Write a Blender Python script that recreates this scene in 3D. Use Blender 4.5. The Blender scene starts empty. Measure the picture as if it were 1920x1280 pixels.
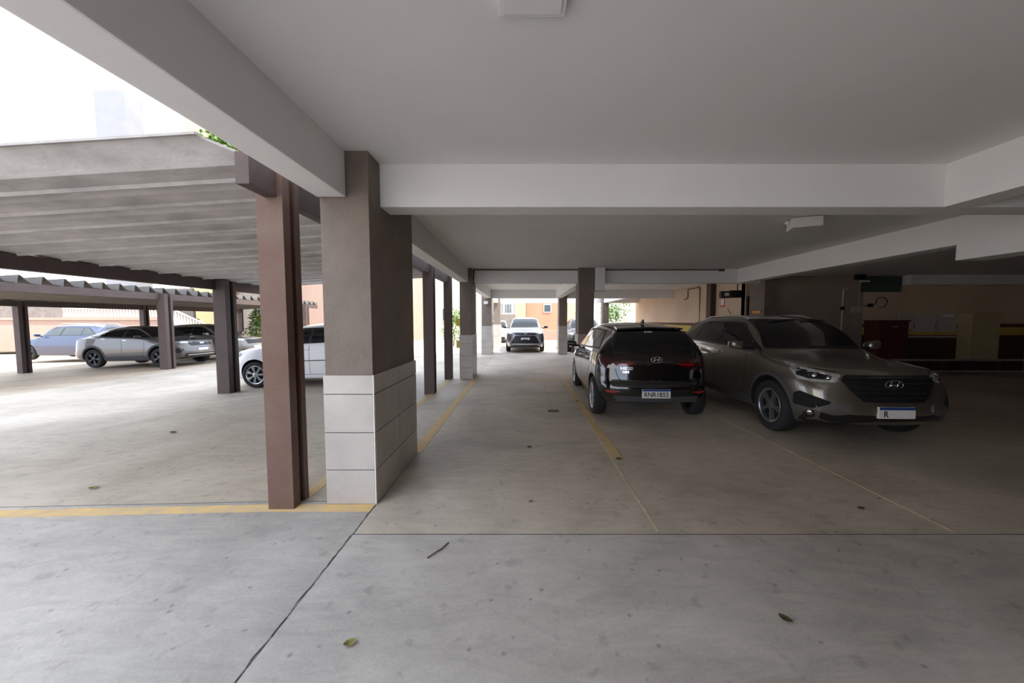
import bpy, bmesh, math, random
import numpy as np
from mathutils import Vector, Matrix
from mathutils.bvhtree import BVHTree

random.seed(7)
scene = bpy.context.scene
COL = scene.collection
R = math.radians

# ------------------------------------------------------------------ camera, sky, sun, exposure
FPX = 680.0
cam_data = bpy.data.cameras.new('camera')
cam_data.sensor_width = 36.0
cam_data.lens = FPX / 1920.0 * 36.0
cam_data.shift_x = -20.0 / 1920.0
cam_data.clip_start = 0.05
cam_data.clip_end = 400
cam = bpy.data.objects.new('camera', cam_data)
COL.objects.link(cam)
cam.location = (0, 0, 1.5)
cam.rotation_euler = (R(90) - math.atan(40.0 / 680.0), 0, 0)
scene.camera = cam

world = bpy.data.worlds.new('world')
scene.world = world
world.use_nodes = True
wn = world.node_tree.nodes
wl = world.node_tree.links
wn.clear()
w_out = wn.new('ShaderNodeOutputWorld')
w_bg = wn.new('ShaderNodeBackground')
w_bg.inputs['Color'].default_value = (0.72, 0.82, 1.0, 1)
w_bg.inputs['Strength'].default_value = 1.9
wl.new(w_bg.outputs['Background'], w_out.inputs['Surface'])

sun_data = bpy.data.lights.new('sun', 'SUN')
sun_data.energy = 6.0
sun_data.angle = R(0.6)
sun_data.color = (1.0, 0.93, 0.82)
sun = bpy.data.objects.new('sun', sun_data)
COL.objects.link(sun)
sun.rotation_euler = Vector((0.55, -0.32, 1.3)).to_track_quat('Z', 'Y').to_euler()
sun.location = (20, -12, 30)

scene.view_settings.view_transform = 'Standard'
scene.view_settings.look = 'None'
scene.view_settings.exposure = 1.1
scene.view_settings.gamma = 1.0
scene.view_settings.use_curve_mapping = False
scene.cycles.max_bounces = 10
scene.cycles.diffuse_bounces = 7
scene.cycles.glossy_bounces = 4
scene.cycles.sample_clamp_indirect = 6.0


# ------------------------------------------------------------------ materials
def _lin(c):
    return tuple(((x / 12.92) if x <= 0.04045 else ((x + 0.055) / 1.055) ** 2.4) for x in c)


def S(r, g, b):
    """sRGB 0-255 to linear"""
    return _lin((r / 255.0, g / 255.0, b / 255.0))


def mat(name, col, rough=0.6, metal=0.0, coat=0.0, spec=0.5, var=0.0, scale=4.0, col2=None, bump=0.0, bscale=40.0, emit=None,
        stretch=None, grime=0.0):
    m = bpy.data.materials.new(name)
    m.use_nodes = True
    nt = m.node_tree
    b = nt.nodes['Principled BSDF']
    b.inputs['Base Color'].default_value = (*col, 1)
    b.inputs['Roughness'].default_value = rough
    b.inputs['Metallic'].default_value = metal
    b.inputs['Coat Weight'].default_value = coat
    b.inputs['Coat Roughness'].default_value = 0.03
    b.inputs['Specular IOR Level'].default_value = spec
    if emit:
        b.inputs['Emission Color'].default_value = (*col, 1)
        b.inputs['Emission Strength'].default_value = emit
    if var > 0 or bump > 0:
        tc = nt.nodes.new('ShaderNodeTexCoord')
        mp = nt.nodes.new('ShaderNodeMapping')
        nt.links.new(tc.outputs['Object'], mp.inputs['Vector'])
        if stretch:
            mp.inputs['Scale'].default_value = stretch
        if var > 0:
            n1 = nt.nodes.new('ShaderNodeTexNoise')
            n1.inputs['Scale'].default_value = scale
            n1.inputs['Detail'].default_value = 8
            n1.inputs['Roughness'].default_value = 0.65
            nt.links.new(mp.outputs['Vector'], n1.inputs['Vector'])
            rmp = nt.nodes.new('ShaderNodeValToRGB')
            rmp.color_ramp.elements[0].position = 0.3
            rmp.color_ramp.elements[1].position = 0.7
            c2 = col2 if col2 else tuple(x * (1 - var) for x in col)
            rmp.color_ramp.elements[0].color = (*c2, 1)
            rmp.color_ramp.elements[1].color = (*tuple(min(1, x * (1 + 0.25 * var)) for x in col), 1)
            nt.links.new(n1.outputs['Fac'], rmp.inputs['Fac'])
            nt.links.new(rmp.outputs['Color'], b.inputs['Base Color'])
        if bump > 0:
            n2 = nt.nodes.new('ShaderNodeTexNoise')
            n2.inputs['Scale'].default_value = bscale
            n2.inputs['Detail'].default_value = 6
            nt.links.new(mp.outputs['Vector'], n2.inputs['Vector'])
            bp = nt.nodes.new('ShaderNodeBump')
            bp.inputs['Strength'].default_value = bump
            bp.inputs['Distance'].default_value = 0.02
            nt.links.new(n2.outputs['Fac'], bp.inputs['Height'])
            nt.links.new(bp.outputs['Normal'], b.inputs['Normal'])
    return m


def concrete_mat(name, base, dark, light):
    """trowelled concrete: cloudy tone, long smears, ring marks and small dark specks"""
    m = bpy.data.materials.new(name)
    m.use_nodes = True
    nt = m.node_tree
    N = nt.nodes
    Lk = nt.links
    b = N['Principled BSDF']
    tc = N.new('ShaderNodeTexCoord')

    def noise(sc, det, rough=0.6, dist=0.0, vec=None):
        n = N.new('ShaderNodeTexNoise')
        n.inputs['Scale'].default_value = sc
        n.inputs['Detail'].default_value = det
        n.inputs['Roughness'].default_value = rough
        n.inputs['Distortion'].default_value = dist
        Lk.new(vec if vec else tc.outputs['Object'], n.inputs['Vector'])
        return n.outputs['Fac']

    def ramp(fac, p0, c0, p1, c1):
        r = N.new('ShaderNodeValToRGB')
        r.color_ramp.elements[0].position = p0
        r.color_ramp.elements[0].color = (*c0, 1)
        r.color_ramp.elements[1].position = p1
        r.color_ramp.elements[1].color = (*c1, 1)
        Lk.new(fac, r.inputs['Fac'])
        return r.outputs['Color']

    def mix(kind, fac, a, c):
        x = N.new('ShaderNodeMixRGB')
        x.blend_type = kind
        x.inputs['Fac'].default_value = fac
        Lk.new(a, x.inputs['Color1'])
        Lk.new(c, x.inputs['Color2'])
        return x.outputs['Color']

    big = ramp(noise(0.55, 9, 0.62, 0.6), 0.34, dark, 0.66, light)
    mp = N.new('ShaderNodeMapping')
    mp.inputs['Scale'].default_value = (1.0, 3.2, 1)
    mp.inputs['Rotation'].default_value = (0, 0, 0.7)
    Lk.new(tc.outputs['Object'], mp.inputs['Vector'])
    smear = ramp(noise(2.4, 7, 0.7, 1.4, mp.outputs['Vector']), 0.36, (0.72, 0.72, 0.73), 0.6, (1.0, 1.0, 1.0))
    c = mix('MULTIPLY', 0.55, big, smear)
    spot = ramp(noise(9.0, 3, 0.5), 0.30, (0.45, 0.45, 0.46), 0.38, (1, 1, 1))
    c = mix('MULTIPLY', 0.32, c, spot)
    vo = N.new('ShaderNodeTexVoronoi')
    vo.inputs['Scale'].default_value = 8.0
    vo.inputs['Randomness'].default_value = 1.0
    Lk.new(tc.outputs['Object'], vo.inputs['Vector'])
    speck = ramp(vo.outputs['Distance'], 0.055, (0.35, 0.35, 0.37), 0.12, (1, 1, 1))
    c = mix('MULTIPLY', 0.55, c, speck)
    fine = ramp(noise(60, 4, 0.6), 0.3, (0.86, 0.86, 0.86), 0.7, (1.06, 1.06, 1.06))
    c = mix('MULTIPLY', 0.7, c, fine)
    Lk.new(c, b.inputs['Base Color'])
    b.inputs['Roughness'].default_value = 0.62
    b.inputs['Specular IOR Level'].default_value = 0.35
    bp = N.new('ShaderNodeBump')
    bp.inputs['Strength'].default_value = 0.12
    bp.inputs['Distance'].default_value = 0.01
    Lk.new(noise(30, 6, 0.7), bp.inputs['Height'])
    Lk.new(bp.outputs['Normal'], b.inputs['Normal'])
    return m


def band_wall_mat(name):
    """beige wall painted with a brown stripe, a yellow stripe and a dark brown dado (paint bands by height)"""
    m = bpy.data.materials.new(name)
    m.use_nodes = True
    nt = m.node_tree
    N = nt.nodes
    b = N['Principled BSDF']
    b.inputs['Roughness'].default_value = 0.75
    g = N.new('ShaderNodeNewGeometry')
    sx = N.new('ShaderNodeSeparateXYZ')
    nt.links.new(g.outputs['Position'], sx.inputs['Vector'])
    dv = N.new('ShaderNodeMath')
    dv.operation = 'DIVIDE'
    dv.inputs[1].default_value = 3.0
    nt.links.new(sx.outputs['Z'], dv.inputs[0])
    r = N.new('ShaderNodeValToRGB')
    r.color_ramp.interpolation = 'CONSTANT'
    els = r.color_ramp.elements
    els[0].position = 0.0
    els[0].color = (*S(74, 52, 44), 1)
    els[1].position = 1.05 / 3
    els[1].color = (*S(206, 176, 92), 1)
    for z, c in ((1.28, S(88, 62, 48)), (1.385, S(214, 190, 164))):
        e = els.new(z / 3)
        e.color = (*c, 1)
    nt.links.new(dv.outputs[0], r.inputs['Fac'])
    n = N.new('ShaderNodeTexNoise')
    n.inputs['Scale'].default_value = 0.8
    n.inputs['Detail'].default_value = 6
    nt.links.new(g.outputs['Position'], n.inputs['Vector'])
    r2 = N.new('ShaderNodeValToRGB')
    r2.color_ramp.elements[0].position = 0.35
    r2.color_ramp.elements[0].color = (0.86, 0.84, 0.82, 1)
    r2.color_ramp.elements[1].position = 0.65
    r2.color_ramp.elements[1].color = (1, 1, 1, 1)
    nt.links.new(n.outputs['Fac'], r2.inputs['Fac'])
    mx = N.new('ShaderNodeMixRGB')
    mx.blend_type = 'MULTIPLY'
    mx.inputs['Fac'].default_value = 1
    nt.links.new(r.outputs['Color'], mx.inputs['Color1'])
    nt.links.new(r2.outputs['Color'], mx.inputs['Color2'])
    nt.links.new(mx.outputs['Color'], b.inputs['Base Color'])
    return m


M = {}
M['floor'] = concrete_mat('garage_concrete', None, S(166, 155, 141), S(204, 193, 176))  # warm bounce light inside the garage is put into this beige
M['floorleft'] = concrete_mat('shade_toned_yard_concrete', None, S(148, 143, 136), S(185, 179, 171))  # darker copy of the yard concrete, front-left shade put into the colour
M['floorfront'] = concrete_mat('skylight_toned_concrete', None, S(161, 155, 148), S(198, 192, 184))  # cooler copy of the garage slab, bluish sky light put into the tone
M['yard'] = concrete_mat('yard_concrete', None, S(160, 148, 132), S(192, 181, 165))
M['lot'] = concrete_mat('lot_concrete', None, S(160, 142, 122), S(188, 172, 150))
M['joint'] = mat('joint_filler', S(52, 49, 48), 0.9)
M['paleline'] = mat('pale_joint_line', S(206, 190, 160), 0.7, var=0.35, scale=9)
M['yellow'] = mat('worn_yellow_paint', S(206, 170, 104), 0.75, var=0.5, scale=5, col2=S(172, 156, 132))
M['paint'] = mat('white_ceiling_paint', S(228, 225, 223), 0.8, var=0.06, scale=0.9, bump=0.05, bscale=25)
M['brown'] = mat('brown_column_paint', S(120, 107, 97), 0.7, var=0.22, scale=3, bump=0.35, bscale=55)
M['tile'] = mat('marble_tile', S(186, 178, 171), 0.35, var=0.10, scale=2.2, col2=S(164, 156, 150))
M['tile_edge'] = mat('tile_edge_trim', S(222, 217, 210), 0.4)
M['grout'] = mat('grout', S(96, 88, 82), 0.9)
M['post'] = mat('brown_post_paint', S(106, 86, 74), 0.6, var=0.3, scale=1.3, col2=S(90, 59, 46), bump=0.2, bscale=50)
M['postdark'] = mat('dark_beam_paint', S(84, 70, 66), 0.7, var=0.25, scale=3, bump=0.2, bscale=40)
M['sheet'] = mat('fibre_cement', S(190, 184, 182), 0.85, var=0.3, scale=1.6, col2=S(140, 136, 132), bump=0.2, bscale=18,
                 stretch=(0.8, 1.6, 1.0))
M['sheetfar'] = mat('dark_fibre_cement', S(112, 107, 102), 0.9, var=0.3, scale=1.6, bump=0.2, bscale=18)  # darker grey than the nearer canopy's sheets
M['wallband'] = band_wall_mat('banded_wall_paint')
M['beige'] = mat('beige_wall_paint', S(206, 184, 160), 0.8, var=0.08, scale=1.5)
M['dull'] = mat('dull_grey_beige_wall', S(170, 156, 142), 0.85, var=0.15, scale=1.2)
M['white'] = mat('white_plastic', S(226, 224, 222), 0.5)
M['offwhite'] = mat('offwhite_board', S(196, 186, 178), 0.6, var=0.08, scale=5)
M['darkbrown'] = mat('dark_brown_door', S(70, 46, 36), 0.6, var=0.2, scale=6)
M['redbox'] = mat('red_cabinet_paint', S(88, 36, 30), 0.5, var=0.15, scale=5)
M['black'] = mat('black_plastic', S(22, 22, 23), 0.45)
M['rubber'] = mat('tyre_rubber', S(30, 30, 31), 0.85, bump=0.1, bscale=90)
M['well'] = mat('wheel_well_black', S(14, 14, 14), 0.9)
M['glass'] = mat('tinted_car_glass', (0.006, 0.007, 0.008), 0.03, spec=0.6)
M['glass_light'] = mat('lightly_tinted_car_glass', (0.03, 0.036, 0.036), 0.03, spec=0.6)
M['lens'] = mat('headlight_lens', S(196, 198, 200), 0.12, metal=0.35, coat=1.0, var=0.5, scale=14)
M['chrome'] = mat('chrome', S(226, 226, 228), 0.12, metal=1.0)
M['silver'] = mat('silver_alloy', S(190, 192, 196), 0.3, metal=0.8)
M['graphite'] = mat('graphite_alloy', S(66, 68, 70), 0.35, metal=0.7)
M['midalloy'] = mat('mid_grey_alloy', S(150, 152, 154), 0.3, metal=0.8)
M['redlens'] = mat('red_tail_lens', S(150, 14, 16), 0.12, coat=1.0)
M['darkred'] = mat('dark_red_tail_lens', S(58, 8, 12), 0.1, coat=1.0)
M['plate'] = mat('plate_white', S(222, 221, 218), 0.5)
M['plateblue'] = mat('plate_blue', S(30, 60, 130), 0.5)
M['ink'] = mat('plate_ink', S(24, 24, 26), 0.6)
M['seam'] = mat('panel_gap', S(16, 16, 17), 0.9)
M['clad'] = mat('grey_cladding', S(62, 62, 64), 0.7)
M['steel'] = mat('aluminium', S(196, 194, 190), 0.35, metal=0.7)
M['pipebrown'] = mat('brown_conduit_paint', S(82, 66, 58), 0.6)
M['greygreen'] = mat('dull_green_panel', S(70, 84, 76), 0.7, var=0.2, scale=4)
M['tagyellow'] = mat('yellow_reflector', S(232, 206, 60), 0.4)
M['signred'] = mat('sign_red', S(196, 60, 48), 0.5)
M['orange'] = mat('orange_plate', S(222, 150, 40), 0.5)
M['balu'] = mat('old_white_paint', S(196, 188, 178), 0.8)
M['bwhite'] = mat('white_render', S(238, 236, 232), 0.85, var=0.05, scale=0.6)
M['bblue'] = mat('blue_grey_render', S(134, 134, 138), 0.85, var=0.1, scale=1.0)
M['salmon'] = mat('salmon_render', S(184, 130, 106), 0.85, var=0.1, scale=0.8)
M['cream'] = mat('cream_render', S(186, 172, 136), 0.85, var=0.08, scale=0.8)
M['pink'] = mat('pink_beige_render', S(160, 136, 122), 0.85, var=0.12, scale=0.8)
M['stone'] = mat('grey_stone', S(128, 120, 112), 0.9, var=0.3, scale=3, bump=0.4, bscale=12)
M['paleglass'] = mat('pale_sunlit_glass', S(206, 210, 208), 0.2)
M['winglass'] = mat('house_window_glass', S(60, 70, 76), 0.05, spec=0.6)
M['leaf'] = mat('green_foliage', S(112, 142, 62), 0.7, var=0.5, scale=6, col2=S(64, 96, 40))
M['bark'] = mat('bark', S(96, 78, 62), 0.9, var=0.3, scale=8)
M['dryleaf'] = mat('dry_leaf', S(140, 132, 70), 0.8, var=0.5, scale=40, col2=S(84, 80, 44))
M['darkleaf'] = mat('dark_leaf', S(72, 74, 44), 0.8, var=0.4, scale=40)
M['hose'] = mat('cable_black', S(28, 26, 25), 0.7)


# ------------------------------------------------------------------ object helpers
def new_obj(name, verts, faces, m, parent=None, smooth=False, sharp=None):
    me = bpy.data.meshes.new(name)
    me.from_pydata([tuple(v) for v in verts], [], faces)
    if isinstance(m, (list, tuple)):
        for x in m:
            me.materials.append(x)
    else:
        me.materials.append(m)
    if smooth:
        me.polygons.foreach_set('use_smooth', [True] * len(me.polygons))
        if sharp:
            me.set_sharp_from_angle(angle=R(sharp))
    me.update()
    o = bpy.data.objects.new(name, me)
    COL.objects.link(o)
    if parent:
        o.parent = parent
    return o


def bm_obj(name, bm, m, parent=None, smooth=False, sharp=None):
    bmesh.ops.recalc_face_normals(bm, faces=bm.faces)
    me = bpy.data.meshes.new(name)
    bm.to_mesh(me)
    bm.free()
    for x in (m if isinstance(m, (list, tuple)) else [m]):
        me.materials.append(x)
    if smooth:
        me.polygons.foreach_set('use_smooth', [True] * len(me.polygons))
        if sharp:
            me.set_sharp_from_angle(angle=R(sharp))
    o = bpy.data.objects.new(name, me)
    COL.objects.link(o)
    if parent:
        o.parent = parent
    return o


def tag(o, label=None, cat=None, group=None, kind=None):
    if label:
        o['label'] = label
    if cat:
        o['category'] = cat
    if group:
        o['group'] = group
    if kind:
        o['kind'] = kind
    return o


def root(name, loc, rz=0.0):
    o = bpy.data.objects.new(name, None)
    o.empty_display_size = 0.1
    COL.objects.link(o)
    o.location = loc
    o.rotation_euler = (0, 0, rz)
    return o


def bm_box(bm, x0, x1, y0, y1, z0, z1, bevel=0.0):
    r = bmesh.ops.create_cube(bm, size=1.0)
    vs = r['verts']
    for v in vs:
        v.co = Vector(((x0 + x1) / 2 + v.co.x * (x1 - x0), (y0 + y1) / 2 + v.co.y * (y1 - y0), (z0 + z1) / 2 + v.co.z * (z1 - z0)))
    if bevel > 0:
        es = list({e for v in vs for e in v.link_edges})
        bmesh.ops.bevel(bm, geom=es, offset=bevel, segments=2, affect='EDGES', profile=0.7)


def box(name, x0, x1, y0, y1, z0, z1, m, parent=None, bevel=0.0):
    bm = bmesh.new()
    if parent:
        l = parent.location
        x0 -= l.x; x1 -= l.x; y0 -= l.y; y1 -= l.y; z0 -= l.z; z1 -= l.z
    bm_box(bm, x0, x1, y0, y1, z0, z1, bevel)
    return bm_obj(name, bm, m, parent)


def prism(name, pts, axis, a0, a1, m, parent=None, loc=(0, 0, 0)):
    """polygon extruded along axis; pts in the two other axes (x,y / x,z / y,z)"""
    def P(p, a):
        if axis == 'z':
            v = (p[0], p[1], a)
        elif axis == 'y':
            v = (p[0], a, p[1])
        else:
            v = (a, p[0], p[1])
        return (v[0] - loc[0], v[1] - loc[1], v[2] - loc[2])
    n = len(pts)
    V = [P(p, a0) for p in pts] + [P(p, a1) for p in pts]
    F = [list(range(n)), list(range(2 * n - 1, n - 1, -1))] + [[i, (i + 1) % n, n + (i + 1) % n, n + i] for i in range(n)]
    bm = bmesh.new()
    bv = [bm.verts.new(v) for v in V]
    for f in F:
        bm.faces.new([bv[i] for i in f])
    return bm_obj(name, bm, m, parent)


def bm_tube(bm, pts, r, n=8, cap=True):
    pts = [Vector(p) for p in pts]
    rings = []
    for i, p in enumerate(pts):
        d = (pts[min(i + 1, len(pts) - 1)] - pts[max(i - 1, 0)]).normalized()
        a = d.cross(Vector((0, 0, 1)))
        if a.length < 1e-3:
            a = d.cross(Vector((0, 1, 0)))
        a.normalize()
        b = d.cross(a)
        rr = r[i] if isinstance(r, (list, tuple)) else r
        rings.append([bm.verts.new(p + (a * math.cos(2 * math.pi * k / n) + b * math.sin(2 * math.pi * k / n)) * rr) for k in range(n)])
    for i in range(len(rings) - 1):
        for k in range(n):
            bm.faces.new((rings[i][k], rings[i][(k + 1) % n], rings[i + 1][(k + 1) % n], rings[i + 1][k]))
    if cap:
        bm.faces.new(rings[0])
        bm.faces.new(rings[-1])


def tube(name, pts, r, m, parent=None, n=8):
    bm = bmesh.new()
    if parent:
        l = Vector(parent.location)
        pts = [Vector(p) - l for p in pts]
    bm_tube(bm, pts, r, n)
    return bm_obj(name, bm, m, parent, smooth=True, sharp=50)


def bm_lathe(bm, prof, n=40, ax='y'):
    rings = []
    for r, y in prof:
        ring = []
        for k in range(n):
            a = 2 * math.pi * k / n
            ring.append(bm.verts.new((r * math.cos(a), y, r * math.sin(a))))
        rings.append(ring)
    for i in range(len(rings) - 1):
        for k in range(n):
            bm.faces.new((rings[i][k], rings[i][(k + 1) % n], rings[i + 1][(k + 1) % n], rings[i + 1][k]))
    return rings


def text_obj(name, s, size, m, parent, mw, extrude=0.002, offset=0.0, sx=1.0):
    cu = bpy.data.curves.new(name, 'FONT')
    cu.body = s
    cu.size = size
    cu.extrude = extrude
    cu.offset = offset
    cu.align_x = 'CENTER'
    cu.align_y = 'CENTER'
    cu.resolution_u = 3
    t = bpy.data.objects.new(name, cu)
    COL.objects.link(t)
    dg = bpy.context.evaluated_depsgraph_get()
    me = bpy.data.meshes.new_from_object(t.evaluated_get(dg))
    bpy.data.objects.remove(t)
    me.transform(Matrix.Diagonal((sx, 1, 1, 1)))
    me.materials.clear()
    me.materials.append(m)
    o = bpy.data.objects.new(name, me)
    COL.objects.link(o)
    o.parent = parent
    o.matrix_local = mw
    return o


def gz(x):
    """yard falls gently away from the garage edge"""
    return -0.022 * max(0.0, -x - 2.0)


# ------------------------------------------------------------------ floor
floor = root('floor', (0, 0, 0))
tag(floor, kind='structure')
GAP_X, GAP_Y = 0.003, 0.014


def slab(x0, x1, y0, y1, m):
    g, gy = GAP_X / 2, GAP_Y / 2
    xs = sorted({x0 + g, x1 - g} | ({-2.0} if x0 < -2.0 < x1 else set()))
    bm = bmesh.new()
    top = []
    bot = []
    for x in xs:
        z = gz(x)
        top.append([bm.verts.new((x, y0 + gy, z)), bm.verts.new((x, y1 - gy, z))])
        bot.append([bm.verts.new((x, y0 + gy, z - 0.12)), bm.verts.new((x, y1 - gy, z - 0.12))])
    for i in range(len(xs) - 1):
        bm.faces.new((top[i][0], top[i + 1][0], top[i + 1][1], top[i][1]))
        bm.faces.new((bot[i][0], bot[i][1], bot[i + 1][1], bot[i + 1][0]))
        bm.faces.new((bot[i][0], bot[i + 1][0], top[i + 1][0], top[i][0]))
        bm.faces.new((bot[i][1], top[i][1], top[i + 1][1], bot[i + 1][1]))
    bm.faces.new((bot[0][0], top[0][0], top[0][1], bot[0][1]))
    bm.faces.new((bot[-1][0], bot[-1][1], top[-1][1], top[-1][0]))
    return bm_obj('floor_slab', bm, m, floor)


XE = 15.0      # garage right wall
YB = -3.5      # behind the camera
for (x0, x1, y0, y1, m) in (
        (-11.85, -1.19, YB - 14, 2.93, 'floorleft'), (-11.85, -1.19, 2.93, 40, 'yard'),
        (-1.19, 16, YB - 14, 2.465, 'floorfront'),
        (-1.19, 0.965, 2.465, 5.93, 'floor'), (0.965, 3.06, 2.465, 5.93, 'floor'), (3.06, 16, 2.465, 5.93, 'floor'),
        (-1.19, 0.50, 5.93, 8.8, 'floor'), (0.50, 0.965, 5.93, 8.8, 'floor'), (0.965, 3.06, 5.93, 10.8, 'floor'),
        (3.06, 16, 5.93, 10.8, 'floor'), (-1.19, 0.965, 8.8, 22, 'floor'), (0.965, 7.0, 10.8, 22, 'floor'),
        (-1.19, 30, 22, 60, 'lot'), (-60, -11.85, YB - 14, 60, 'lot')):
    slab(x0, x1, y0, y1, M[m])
jb = bmesh.new()
for (x0, x1, z) in ((-11.9, -2, None), (-2, 16.2, None), (-60, -11.8, None)):
    vs = [jb.verts.new((x, y, gz(x) - 0.004)) for x, y in ((x0, -20), (x1, -20), (x1, 60), (x0, 60))]
    jb.faces.new(vs)
bm_obj('joint_filler', jb, M['joint'], floor)


def strip(x0, x1, y0, y1, m, name='painted_line'):
    xs = [x0, x1]
    V = [(x0, y0, gz(x0) + .003), (x1, y0, gz(x1) + .003), (x1, y1, gz(x1) + .003), (x0, y1, gz(x0) + .003)]
    V += [(a, b, c - .0025) for a, b, c in V]
    F = [[0, 1, 2, 3], [0, 4, 5, 1], [1, 5, 6, 2], [2, 6, 7, 3], [3, 7, 4, 0]]
    return new_obj(name, V, F, m, floor)


strip(-11.8, -2.0, 2.76, 2.875, M['yellow'])
strip(-2.0, -1.2, 2.76, 2.875, M['yellow'])
strip(-1.90, -1.80, 3.0, 9.0, M['yellow'])
strip(-1.27, -1.15, 4.03, 9.15, M['yellow'])
strip(0.975, 1.09, 3.85, 9.0, M['yellow'])
strip(-1.19, 1.4, 9.12, 9.22, M['yellow'])
strip(0.958, 0.972, 2.50, 5.9, M['paleline'], 'pale_joint_line')
strip(3.053, 3.068, 2.50, 6.4, M['paleline'], 'pale_joint_line')
# irregular crack running back from the column towards the camera
bm = bmesh.new()
pl = []
y = 2.86
while y > 0.3:
    pl.append((-1.195 + random.uniform(-.005, .005), y))
    y -= random.uniform(.02, .06)
for i in range(len(pl) - 1):
    w0, w1 = random.uniform(.001, .004), random.uniform(.001, .004)
    (xa, ya), (xb, yb_) = pl[i], pl[i + 1]
    q = [bm.verts.new((xa - w0, ya, .0035)), bm.verts.new((xa + w0, ya, .0035)), bm.verts.new((xb + w1, yb_, .0035)), bm.verts.new((xb - w1, yb_, .0035))]
    bm.faces.new(q)
bm_obj('floor_crack', bm, M['joint'], floor)
# drain
dr = root('floor_drain', (0.50, 5.90, 0))
tag(dr, 'small rusty brown floor drain cover set in the lane joint', 'drain')
box('drain_frame', .42, .60, 5.86, 5.98, .001, .008, M['darkbrown'], dr, .002)
for k in range(5):
    box('drain_bar', .435 + k * .03, .452 + k * .03, 5.87, 5.97, .008, .013, M['pipebrown'], dr)

# ------------------------------------------------------------------ ceiling, added sun-blocking mass, beams
ZB, ZC = 2.455, 2.81
tag(box('ceiling', -1.62, 16, YB, 16.19, ZC, ZC + .2, M['paint']), kind='structure')
tag(box('ceiling', 4.4, 16, 16.19, 21.6, ZC, ZC + .2, M['paint']), kind='structure')
tag(box('wall_sun_blocker', -1.62, 16, YB, 9.0, ZC + .2, 31, M['bwhite']), kind='structure')  # unseen mass added above the ceiling, sized to keep sun off the yard


def beam(x0, x1, y0, y1, z0=ZB, z1=ZC, label=None, bev=.012):
    o = box('beam', x0, x1, y0, y1, z0, z1 + .01, M['paint'], None, bev)
    return tag(o, label, 'beam', kind='structure')


beam(-1.60, -1.375, YB, 2.885, label='white edge beam above the yard side, running overhead to the nearest column')
beam(-1.60, -1.375, 4.02, 9.21, label='white edge beam between the first and second tiled columns')
beam(-1.60, -1.375, 10.1, 15.8, label='white edge beam between the second and third tiled columns')
beam(-1.60, -1.375, 16.8, 20.3, label='white edge beam at the far end of the yard side')
beam(-1.25, 5.5, 3.13, 3.37, label='white cross beam reaching right from the nearest column')
beam(-1.30, 6.2, 9.40, 9.62, label='white cross beam with a brown conduit along its top')
beam(-1.40, 6.6, 15.95, 16.18, label='white cross beam over the silver car parked at the far end')
beam(-1.40, 6.6, 20.75, 21.0, 2.48, 2.98, label='white cross beam at the open far end')
beam(3.565, 3.82, YB, 3.14, label='white beam running towards the viewer above the grey SUV bonnet side')
beam(5.52, 5.80, 4.66, 9.42, label='white beam running back above the grey SUV')
beam(1.45, 1.70, 9.62, 15.96, label='white beam behind the tiled column in front of the black hatchback')
beam(4.50, 4.75, 16.1, 20.76, label='white far beam by the greenery')
beam(5.505, 5.85, 3.37, 4.67, 2.255, label='deeper white beam dropping low at the far right edge')
beam(11.2, 15, 10.55, 10.82, 2.53, label='low beam along the dark back wall above the notice boards')
beam(1.82, 2.07, 9.16, 9.41, 2.24, label='white stub block hanging beside the column behind the black hatchback')


# ------------------------------------------------------------------ columns
def column(x0, x1, y0, y1, rows, label, cols_side=2, mask=None, base=0.0):
    c = root('column', ((x0 + x1) / 2, (y0 + y1) / 2, base))
    tag(c, label, 'column', kind='structure')
    t = .014
    box('shaft', x0 + t, x1 - t, y0 + t, y1 - t, base, ZC + .005, M['brown'], c, .006)
    top = rows[-1]
    box('grout_bed', x0 + t * .55, x1 - t * .55, y0 + t * .55, y1 - t * .55, base, top - .004, M['grout'], c)
    g = .0035
    zs = [base + .0] + list(rows)
    for a, b in zip(zs[:-1], zs[1:]):
        for yy0, yy1 in ((y0 - .002, y0 + t), (y1 - t, y1 + .002)):
            box('tile', x0 + .004, x1 - .014, yy0, yy1, a + g, b - g, M['tile'], c, .0015)
        n = cols_side
        for k in range(n):
            ya = y0 + .004 + (y1 - y0 - .008) * k / n
            yb2 = y0 + .004 + (y1 - y0 - .008) * (k + 1) / n
            for xx0, xx1 in ((x1 - t, x1 + .002), (x0 - .002, x0 + t)):
                box('tile', xx0, xx1, ya + g, yb2 - g, a + g, b - g, M['tile'], c, .0015)
    for xx in (x1 - .008,):
        box('corner_trim', xx - .003, xx + .006, y0 - .004, y0 + .004, base + .002, top, M['tile_edge'], c)
    return c


column(-1.60, -1.19, 2.88, 4.02, (.285, .593, .906, 1.061),
       'nearest square brown column with pale marble tiles around its foot')
column(-1.61, -1.28, 9.21, 10.1, (.285, .593, .906, 1.125), 'second tiled brown column along the yard edge, yellow markers beside it')
column(1.40, 1.815, 9.17, 9.75, (.285, .593, .906, 1.15), 'dark brown tiled column just beyond the black hatchback', 1)
column(6.10, 6.44, 9.2, 9.84, (.285, .593, .906, 1.13), 'dark brown column behind the roof of the grey SUV', 1)
column(-1.80, -1.36, 15.8, 16.8, (.3, .62, .94, 1.25), 'third column of the yard edge, grey above pale tiles, left of the silver car')
column(1.57, 1.95, 15.8, 16.5, (.3, .62, .94, 1.25), 'brown and pale tiled column right of the silver car at the far end', 1)
column(-1.66, -1.25, 20.3, 21.2, (.3, .62, .94, 1.25), 'farthest column of the yard edge, just left of the silver car', 1)
column(4.42, 4.80, 20.2, 20.7, (.3, .62, .94, 1.25), 'far brown column beside the greenery', 1)

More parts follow.
